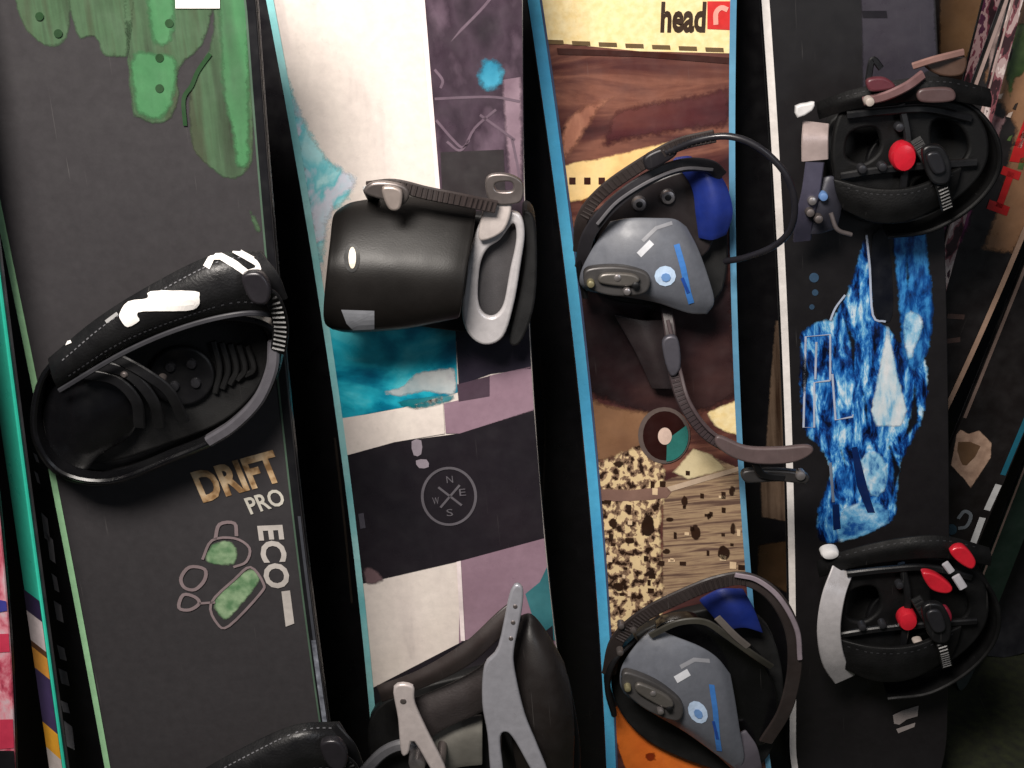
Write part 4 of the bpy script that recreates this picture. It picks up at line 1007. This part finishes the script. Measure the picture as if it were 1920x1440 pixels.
def red_binding(b, cx, cy, band, reds):
    """black strap binding with a curved metal band and red fittings"""
    P = lambda pts: [(cx + x, cy + y) for x, y in pts]
    Q = lambda pts: [(cx + x, cy + y, h) for x, y, h in pts]
    base = b.plate('binding', P([(-130, -60), (-60, -100), (60, -100), (130, -50), (140, 40), (80, 110), (-40, 120), (-120, 70)]), 0.022, 0.022, RUBBER, b.root)
    SHELL = mat('satin_black_shell', (8, 8, 9), 0.6, bump=.3, spec=.3); NYL = mat('matt_black_nylon', (9, 9, 10), 0.65, bump=.5, bscale=350, spec=.3)
    b.plate('mounting_disc', P([(10 + 66 * math.cos(i * .5236), 10 + 64 * math.sin(i * .5236)) for i in range(12)]), 0.032, 0.012, BLACK, base)
    for (x, y) in ((-14, -10), (34, -14), (-8, 34), (38, 30)):
        b.knob('screw', cx + x, cy + y, 0.037, 0.006, 0.008, mat('dark_rivet', (58, 58, 62), 0.35, metal=.5), base)
    hbk = b.plate('highback', P([(-96, -100), (-30, -112), (60, -116), (136, -100), (172, -50), (170, 10), (128, 64), (60, 104), (0, 112), (-66, 96), (-110, 50), (-120, -30)]), 0.086, 0.010, SHELL, base,
            [P([(70, -70), (120, -62), (136, -20), (112, 10), (74, -6)]), P([(-84, -50), (-40, -58), (-30, -20), (-60, 6), (-92, -6)]), P([(40, 40), (92, 26), (66, 70), (30, 82)])], 0.004, 5)
    for q in ([(-92, -84, .096), (-20, -92, .1), (60, -96, .1), (140, -78, .092)], [(-104, 30, .094), (-40, 20, .098), (40, 12, .1), (150, 4, .094)], [(10, -104, .096), (22, -40, .1), (16, 30, .1), (6, 104, .094)]):
        b.strap('highback_rib', Q(q), 0.010, 0.008, BLACK, base)
    b.strap('heel_cup', Q([(-40, -122, .045), (50, -128, .055), (130, -108, .06), (178, -50, .06), (180, 16, .055), (136, 76, .05), (60, 122, .045), (-20, 134, .04)]), 0.05, 0.006, SHELL, base, 'n', 5)
    pad = b.loft('ankle_strap', [
        Q([(-150, -108, .07), (-90, -130, .1), (0, -150, .118), (90, -156, .118), (176, -134, .085)]),
        Q([(-148, -92, .074), (-88, -112, .106), (2, -130, .124), (92, -134, .124), (180, -116, .09)]),
        Q([(-144, -76, .07), (-84, -94, .1), (4, -108, .118), (92, -112, .118), (178, -98, .085)])], NYL, base, 0.008)
    b.stitching('stitching', P([(-120, -112), (-60, -128), (10, -142), (90, -146), (150, -134)]), mat('dim_thread', (34, 34, 37), 0.7), base, pad, 11)
    toe = b.loft('toe_strap', [
        Q([(-118, 36, .1), (-40, 54, .116), (40, 50, .118), (124, 14, .1)]),
        Q([(-112, 66, .1), (-40, 88, .116), (36, 84, .118), (116, 46, .1)]),
        Q([(-100, 94, .092), (-40, 118, .106), (30, 114, .108), (104, 74, .092)])], NYL, base, 0.008)
    b.stitching('stitching', P([(-104, 48), (-40, 64), (36, 60), (110, 26)]), mat('dim_thread', (62, 62, 66)), base, toe, 11)
    lad = Q([(36, -40, .106), (60, 0, .116), (84, 44, .122), (96, 90, .1)])
    b.strap('ladder_strap', lad, 0.016, 0.004, RUBBER, base); b.teeth('ladder_teeth', lad, 0.012, BLACK, base)
    b.plate('ratchet', P([(50, -18), (84, -26), (104, 8), (98, 44), (66, 40)]), 0.132, 0.012, BLACK, base)
    b.plate('ratchet_lever', P([(58, -8), (82, -14), (94, 20), (72, 26)]), 0.139, 0.006, mat('dark_grey_lever', (44, 44, 48), 0.4, metal=.4), base)
    if band == 'full':
        b.strap('metal_band', Q([(-100, -92, .09), (-118, -40, .11), (-126, 20, .115), (-118, 76, .105), (-96, 112, .08)]), 0.034, 0.004, SILVER, base)
        b.knob('band_tab', cx - 122, cy - 118, 0.1, 0.013, 0.02, mat('pale_tab', (214, 212, 212), 0.35), base, sy=.6)
    else:
        b.strap('metal_band', Q([(-150, -70, .08), (-152, -40, .09), (-152, 0, .09)]), 0.034, 0.004, mat('warm_band', (190, 172, 168), 0.35, metal=.4), base)
        b.strap('lower_strap', Q([(-152, 4, .09), (-160, 60, .09), (-172, 110, .08), (-176, 150, .06)]), 0.024, 0.005, mat('slate_strap', (64, 62, 78), 0.5), base)
        b.plate('band_tab', P([(-188, -100), (-166, -106), (-152, -108), (-156, -92), (-184, -78)]), 0.1, 0.01, mat('pale_tab', (214, 212, 212), 0.35), base, curve=2)
    for (x, y, r_, sy) in reds:
        b.knob('red_button', cx + x, cy + y, 0.118, r_, 0.02, REDPLASTIC, base, sy=sy)
    for (x, y) in ((-62, 18), (-24, 14), (-40, 66), (8, -60)):
        b.knob('rivet', cx + x, cy + y, 0.112 if y > 10 else 0.104, 0.006, 0.012, mat('dark_rivet', (58, 58, 62)), base)
    return base


D1 = red_binding(D, 1680, 300, 'part', [(17, -3, 0.016, 1.2)])
PINKM = mat('pink_grey_ratchet', (132, 100, 100), 0.35, metal=.3)
D.strap('ratchet_strap', [(1620, 190, .12), (1660, 180, .135), (1700, 162, .14), (1730, 140, .13)], 0.012, 0.006, PINKM, D1)
D.strap('ratchet_strap', [(1712, 124, .12), (1750, 112, .13), (1806, 98, .12)], 0.009, 0.005, mat('pink_metal', (160, 124, 116), 0.35, metal=.3), D1)
D.plate('ratchet', [(1628, 150), (1660, 146), (1680, 164), (1650, 172), (1630, 170)], 0.14, 0.012, mat('dark_red_ratchet', (92, 44, 52), 0.4), D1)
D.plate('ratchet', [(1726, 168), (1784, 166), (1788, 190), (1728, 192)], 0.13, 0.01, mat('mauve_ratchet', (84, 66, 66), 0.4), D1)
D.plate('ratchet', [(1734, 118), (1808, 104), (1806, 140), (1762, 142)], 0.118, 0.01, mat('umber_ratchet', (80, 60, 50), 0.4), D1)
D.knob('rivet', 1632, 192, 0.148, 0.006, 0.014, mat('beige_rivet', (176, 164, 156), 0.4), D1)
D.strap('hook_strap', [(1628, 150, .13), (1636, 112, .13), (1652, 128, .13)], 0.008, 0.004, BLACK, D1)
D.loft('buckle_plate', [[(1520, 340, .07), (1560, 330, .08), (1590, 350, .07)], [(1500, 390, .07), (1540, 385, .085), (1580, 390, .07)], [(1490, 440, .06), (1530, 440, .07), (1570, 430, .06)]], mat('slate_plate', (58, 58, 68), 0.45), D1, 0.006)
for (x, y, m_) in ((1545, 370, mat('blue_rivet', (96, 130, 180), 0.4)), (1524, 378, STEEL), (1520, 400, GUNMETAL), (1536, 412, GUNMETAL)):
    D.knob('rivet', x, y, 0.098, 0.006, 0.012, m_, D1)
D.tube('wire_loop', [(1558, 400, .09), (1570, 430, .09), (1596, 440, .085)], 0.003, mat('grey_wire', (120, 112, 112), 0.4, metal=.5), D1)
D2 = red_binding(D, 1680, 1160, 'full', [(24, 8, 0.014, 1.15)])
D.plate('red_lever', [(1730, 1076), (1756, 1078), (1786, 1102), (1776, 1114), (1746, 1106)], 0.14, 0.014, REDPLASTIC, D2)
D.plate('red_lever', [(1782, 1034), (1808, 1026), (1830, 1052), (1822, 1068), (1796, 1054)], 0.13, 0.014, REDPLASTIC, D2)
D.plate('red_lever', [(1758, 1150), (1776, 1140), (1786, 1160), (1772, 1186), (1760, 1178)], 0.12, 0.012, mat('dark_red_lever', (120, 28, 46), 0.4), D2)
D.strap('pale_clip', [(1772, 1056, .14), (1784, 1072, .14)], 0.010, 0.005, mat('pale_clip', (180, 178, 184), 0.4), D2, n=2)
D.strap('pale_clip', [(1792, 1080, .14), (1806, 1102, .14)], 0.012, 0.005, mat('pale_clip', (180, 178, 184)), D2, n=2)
D.strap('pale_clip', [(1748, 1180, .125), (1758, 1156, .125)], 0.006, 0.004, mat('pink_clip', (176, 140, 146), 0.4), D2, n=2)
D.knob('rivet', 1722, 1206, 0.11, 0.007, 0.012, mat('beige_rivet', (176, 164, 156)), D2, sy=.6)

# ------------------------------------------------------------------ leaning boards and skis at the right
G = Board('ski', 'tan ski with red letters and green print leaning to the right', 'ski',
          [(1880, 0), (1828, 160), (1760, 330), (1690, 520), (1610, 740)], [(2080, 20), (2005, 230), (1925, 440), (1850, 605), (1790, 745)], 0.43, length=1.62, deck=mat('dark_ski_sheet', (24, 20, 20), 0.45), tip=.14)
TANB = pattern('faded_tan_print', [(0.3, (110, 92, 74)), (0.55, (156, 136, 112)), (0.8, (134, 110, 90))], scale=26, detail=6, stretch=(1.5, .5, 1))
G.decal('tan_panel', [(1880, -160), (2090, -160), (2005, 230), (1925, 440), (1900, 480), (1836, 470), (1870, 380), (1900, 240), (1840, 150)], TANB, 1)
GRNB = pattern('leaf_green_print', [(0.3, (40, 58, 26)), (0.55, (74, 96, 52)), (0.8, (112, 116, 82))], scale=30, detail=5)
G.decal('green_print', [(1880, 60), (1916, 40), (1950, 50), (1930, 130), (1905, 150), (1895, 190), (1884, 150)], GRNB, 2, 2)
G.decal('pink_border', [(1876, 0), (1892, 20), (1868, 90), (1862, 170), (1850, 160), (1850, 80)], pattern('mauve_border', [(0.3, (100, 84, 80)), (0.7, (164, 142, 138))], scale=60), 2)
G.decal('pink_border', [(1852, 210), (1880, 220), (1900, 200), (1880, 240), (1862, 300), (1852, 330), (1842, 320), (1846, 270)], pattern('rose_border', [(0.3, (110, 70, 72)), (0.6, (150, 120, 122)), (0.8, (80, 44, 50))], scale=70), 3, 2)
REDP = mat('faded_red_letter', (166, 26, 26), 0.4)
G.decal('red_letter', [(1925, 210), (1935, 250), (1922, 306), (1892, 302), (1900, 276)], REDP, 4)
G.decal('red_letter', poly_line([(1878, 318), (1912, 330)], 16), REDP, 4)
G.decal('red_letter', poly_line([(1896, 322), (1872, 388)], 13), REDP, 4)
G.decal('red_letter', poly_line([(1852, 382), (1890, 396)], 18), REDP, 4)
G.decal('purple_print', [(1768, 340), (1836, 330), (1822, 420), (1790, 480), (1750, 470)], pattern('purple_streaks', [(0.36, (50, 16, 40)), (0.5, (120, 48, 92)), (0.62, (150, 86, 108))], scale=60, stretch=(2, .3, 1), rot=-.4), 2)
G.decal('cream_dash', [(1752, 446), (1766, 444), (1768, 470), (1756, 494)], mat('cream_dash', (206, 180, 160), 0.4), 3)
for q in ([(1772, 500), (1786, 486)], [(1776, 592), (1808, 594)], [(1770, 640), (1800, 636)]):
    G.stroke('dim_print', q, 0.008, mat('dim_brown_print', (72, 56, 52), 0.4), 3, curve=0)
G.edge_strip('edge_stripe', 'L', 0.0006, 0.006, mat('pale_rose_edge', (168, 146, 140), 0.4), 5, 0.9)
EDG = mat('bare_tan_edge', (158, 130, 112), 0.4)
G.edge_strip('edge_stripe', 'R', 0.0006, 0.0085, EDG, 5)
rnd = random.Random(4)
for i in range(26):
    x, y = 1846 + rnd.random() * 74, 10 + rnd.random() * 300
    if x < 1880 - y * .33: continue
    w_ = 4 + rnd.random() * 8; h_ = 6 + rnd.random() * 16
    G.decal('fleck', [(x, y), (x + w_, y - 3), (x + w_ - 5, y + h_), (x - 5, y + h_ - 2)], (mat('dark_fleck', (46, 36, 32), 0.4), mat('pale_fleck', (196, 176, 164), 0.4), GRNB)[i % 3], 4)
G2 = Board('ski', 'black ski with tan shield emblem and broken white edge line leaning right', 'ski',
           [(2100, 20), (2030, 230), (1945, 440), (1870, 610), (1806, 770), (1740, 940), (1680, 1090)], [(2250, 20), (2165, 230), (2078, 440), (1994, 640), (1922, 808), (1862, 955), (1806, 1090)], 0.48, length=1.66, deck=mat('dark_ski_sheet', (24, 20, 20)), tip=.14)
G2.edge_strip('edge_stripe', 'L', 0.0006, 0.006, mat('dim_tan_edge', (118, 100, 92), 0.4), 5, 0.6)
G2.decal('shield_emblem', [(1786, 812), (1800, 804), (1816, 812), (1836, 806), (1860, 830), (1858, 858), (1820, 916), (1808, 900), (1782, 872)], pattern('tan_emblem', [(0.3, (158, 128, 110)), (0.7, (196, 164, 142))], scale=60), 2)
G2.decal('shield_mark', [(1796, 828), (1838, 836), (1812, 872), (1800, 862)], mat('umber_mark', (104, 78, 56), 0.4), 3, 2)
G2.stroke('white_edge_line', [(1872, 908), (1850, 956)], 0.011, mat('pale_grey_line', (196, 196, 196), 0.4), 3, curve=0)
G2.stroke('white_edge_line', [(1842, 970), (1822, 1024)], 0.011, mat('pale_grey_line', (196, 196, 196)), 3, curve=0)
G2.stroke('teal_edge_line', [(1926, 780), (1880, 890)], 0.009, mat('deep_teal_line', (28, 92, 112), 0.4), 3, curve=0)
G2.stroke('round_mark', [(1796, 972), (1808, 958), (1820, 966), (1812, 986), (1796, 990)], 0.006, mat('slate_mark', (110, 116, 122), 0.4), 3)
for (x, y) in ((1784, 992), (1775, 1012)):
    G2.spot('blue_fleck', x, y, 10, mat('dark_teal_fleck', (40, 64, 78), 0.4), 3)
E4 = Board('snowboard', 'plain black snowboard standing far back beside the shield emblem ski', 'snowboard',
           [(1930, 500), (1850, 800), (1760, 1120)], [(2190, 560), (2100, 860), (2000, 1160)], 0.66, length=1.5, deck=DARKTOP)
K = Board('ski', 'narrow ski in worn pink and white lying over the tan red lettered ski', 'ski',
          [(1912, -60), (1880, 60), (1850, 170), (1818, 290), (1786, 400)], [(1936, -60), (1904, 60), (1876, 170), (1846, 290), (1814, 400)], 0.385, length=1.6, tip=.14, thick=.008,
          deck=pattern('worn_pink_white', [(0.0, (52, 30, 34)), (0.43, (120, 70, 76)), (0.49, (176, 152, 150)), (0.57, (206, 190, 186)), (0.63, (60, 34, 44))], scale=48, detail=6, const=True, stretch=(1.2, .45, 1), rot=-.3))
K.edge_strip('edge_stripe', 'L', 0.0004, 0.003, mat('pale_rose_edge', (168, 146, 140)), 4)
K2 = Board('ski', 'dark green ski with pale edge standing right of the shield emblem ski', 'ski',
           [(1985, 700), (1925, 860), (1870, 1000), (1820, 1130)], [(2030, 720), (1972, 880), (1916, 1020), (1866, 1150)], 0.56, length=1.6, tip=.14, deck=mat('bottle_green_sheet', (20, 34, 28), 0.4))
K2.edge_strip('edge_stripe', 'L', 0.0004, 0.004, mat('dim_tan_edge', (118, 100, 92)), 4)
G3 = Board('ski', 'speckled pink and white ski edge showing between brown board and tan ski', 'ski',
           [(1846, 0), (1806, 160), (1772, 300), (1730, 470)], [(1906, 0), (1866, 160), (1830, 300), (1786, 470)], 0.50, length=1.6, tip=.14,
           deck=pattern('speckled_pink', [(0.0, (40, 26, 30)), (0.42, (96, 50, 62)), (0.5, (150, 122, 124)), (0.6, (70, 34, 56))], scale=55, detail=5, const=True, stretch=(1.4, .5, 1), rot=-.3))
Hb = Board('snowboard', 'brown topped snowboard with blue spot standing behind the ratchet straps', 'snowboard',
           [(1690, 0), (1650, 200), (1600, 500)], [(1866, 0), (1836, 140), (1770, 450)], 0.57, length=1.55, deck=mat('dark_umber_sheet', (40, 26, 20), 0.45))
Hb.decal('brown_panel', [(1758, -120), (1900, -120), (1846, 20), (1812, 120), (1806, 140), (1760, 140)], pattern('tan_brown_print', [(0.3, (112, 84, 62)), (0.7, (146, 112, 80))], scale=9), 1)
Hb.decal('blue_spot', [(1828, 120), (1848, 110), (1850, 150), (1838, 190), (1818, 188)], pattern('cobalt_print', [(0.3, (24, 44, 104)), (0.7, (44, 70, 136))], scale=20), 2, 2)

# ------------------------------------------------------------------ skis and boards at the left
TEALS = pattern('teal_green_sheet', [(0.3, (30, 160, 136)), (0.7, (58, 192, 166))], scale=6, stretch=(1, .3, 1))
S1 = Board('ski', 'teal green ski with white, orange and purple bands below', 'ski',
           [(-72, 300), (-28, 640), (32, 1000), (60, 1200), (92, 1440)], [(-32, 300), (8, 620), (58, 1000), (86, 1200), (118, 1440)], -0.28, yaw=-46, length=1.58, thick=.007, deck=TEALS, side=mat('shaded_teal_side', (6, 40, 38), 0.5), tip=.14)  # shadow on the ski's right side is put into the sidewall colour
for (y0, y1, nm, rgb) in ((1120, 1160, 'navy_band', (48, 38, 70)), (1160, 1216, 'pale_band', (200, 188, 190)), (1216, 1228, 'brown_band', (92, 60, 40)), (1228, 1268, 'orange_band', (214, 150, 66)),
                          (1268, 1370, 'purple_band', (66, 54, 92)), (1370, 1418, 'amber_band', (230, 166, 52)), (1418, 1470, 'grey_band', (200, 190, 186)), (1470, 1700, 'black_band', (24, 22, 30))):
    xa, xb = 78 + (y0 - 1200) * .14, 78 + (y1 - 1200) * .14
    S1.band('colour_band', (xa, y0), (xb, y1), mat(nm, rgb, 0.4))
S2 = Board('ski', 'black and white checked ski tucked between teal ski and charcoal board', 'ski',
           [(-60, 300), (0, 640), (66, 960), (92, 1180), (120, 1440)], [(-5, 300), (50, 640), (120, 960), (156, 1180), (206, 1440)], -0.17, yaw=-10, length=1.56, deck=mat('black_top_sheet', (22, 21, 24)), tip=.14)
CHK = mat('grey_check', (176, 172, 176), 0.4)
for (x, y, w_, h_) in ((88, 1000, 14, 40), (98, 1040, 14, 40), (106, 1100, 12, 26), (112, 1155, 16, 30), (118, 1230, 16, 22), (122, 1276, 18, 24), (124, 1330, 16, 18), (132, 1390, 18, 40), (72, 900, 9, 18), (70, 862, 9, 14)):
    S2.decal('check', [(x - w_ / 2 - 3, y - h_), (x + w_ / 2 - 5, y - h_ * .7), (x + w_ / 2, y + h_ * .4), (x - w_ / 2 + 3, y + h_ * .2)], CHK, 2)
E0 = Board('snowboard', 'dark brown snowboard added to darken the gap behind rose board and teal ski', 'snowboard',
           [(-330, 300), (-270, 800), (-190, 1440)], [(10, 300), (70, 800), (150, 1440)], -0.08, deck=mat('dark_brown_sheet', (34, 24, 22), 0.45))  # added board covers the floor so the gap stays dark
ROSE = pattern('rose_print', [(0.3, (96, 30, 44)), (0.42, (168, 66, 86)), (0.52, (200, 128, 140)), (0.62, (190, 168, 174)), (0.7, (150, 54, 74))], scale=26, detail=9, dist=.4, stretch=(1.6, .6, 1), nrough=.65)
S3 = Board('snowboard', 'rose and pink printed snowboard half out of view beside teal ski', 'snowboard',
           [(-420, 500), (-370, 900), (-300, 1400)], [(-66, 500), (-8, 900), (28, 1400)], -0.36, yaw=10, length=1.5, deck=ROSE)
S3.decal('red_patch', [(-60, 1190), (44, 1186), (50, 1220), (-60, 1226)], mat('red_patch', (176, 50, 74), 0.4), 2)
S3.decal('red_patch', [(-60, 1350), (56, 1346), (50, 1400), (-60, 1410)], mat('red_patch', (176, 50, 74)), 2)
S3.decal('navy_patch', [(-40, 1122), (16, 1126), (14, 1144), (-40, 1148)], mat('navy_patch', (56, 56, 130), 0.4), 3, 2)
S3.decal('dark_panel', [(-340, 1404), (70, 1404), (90, 1700), (-300, 1700)], mat('black_top_sheet', (22, 21, 24)), 3)
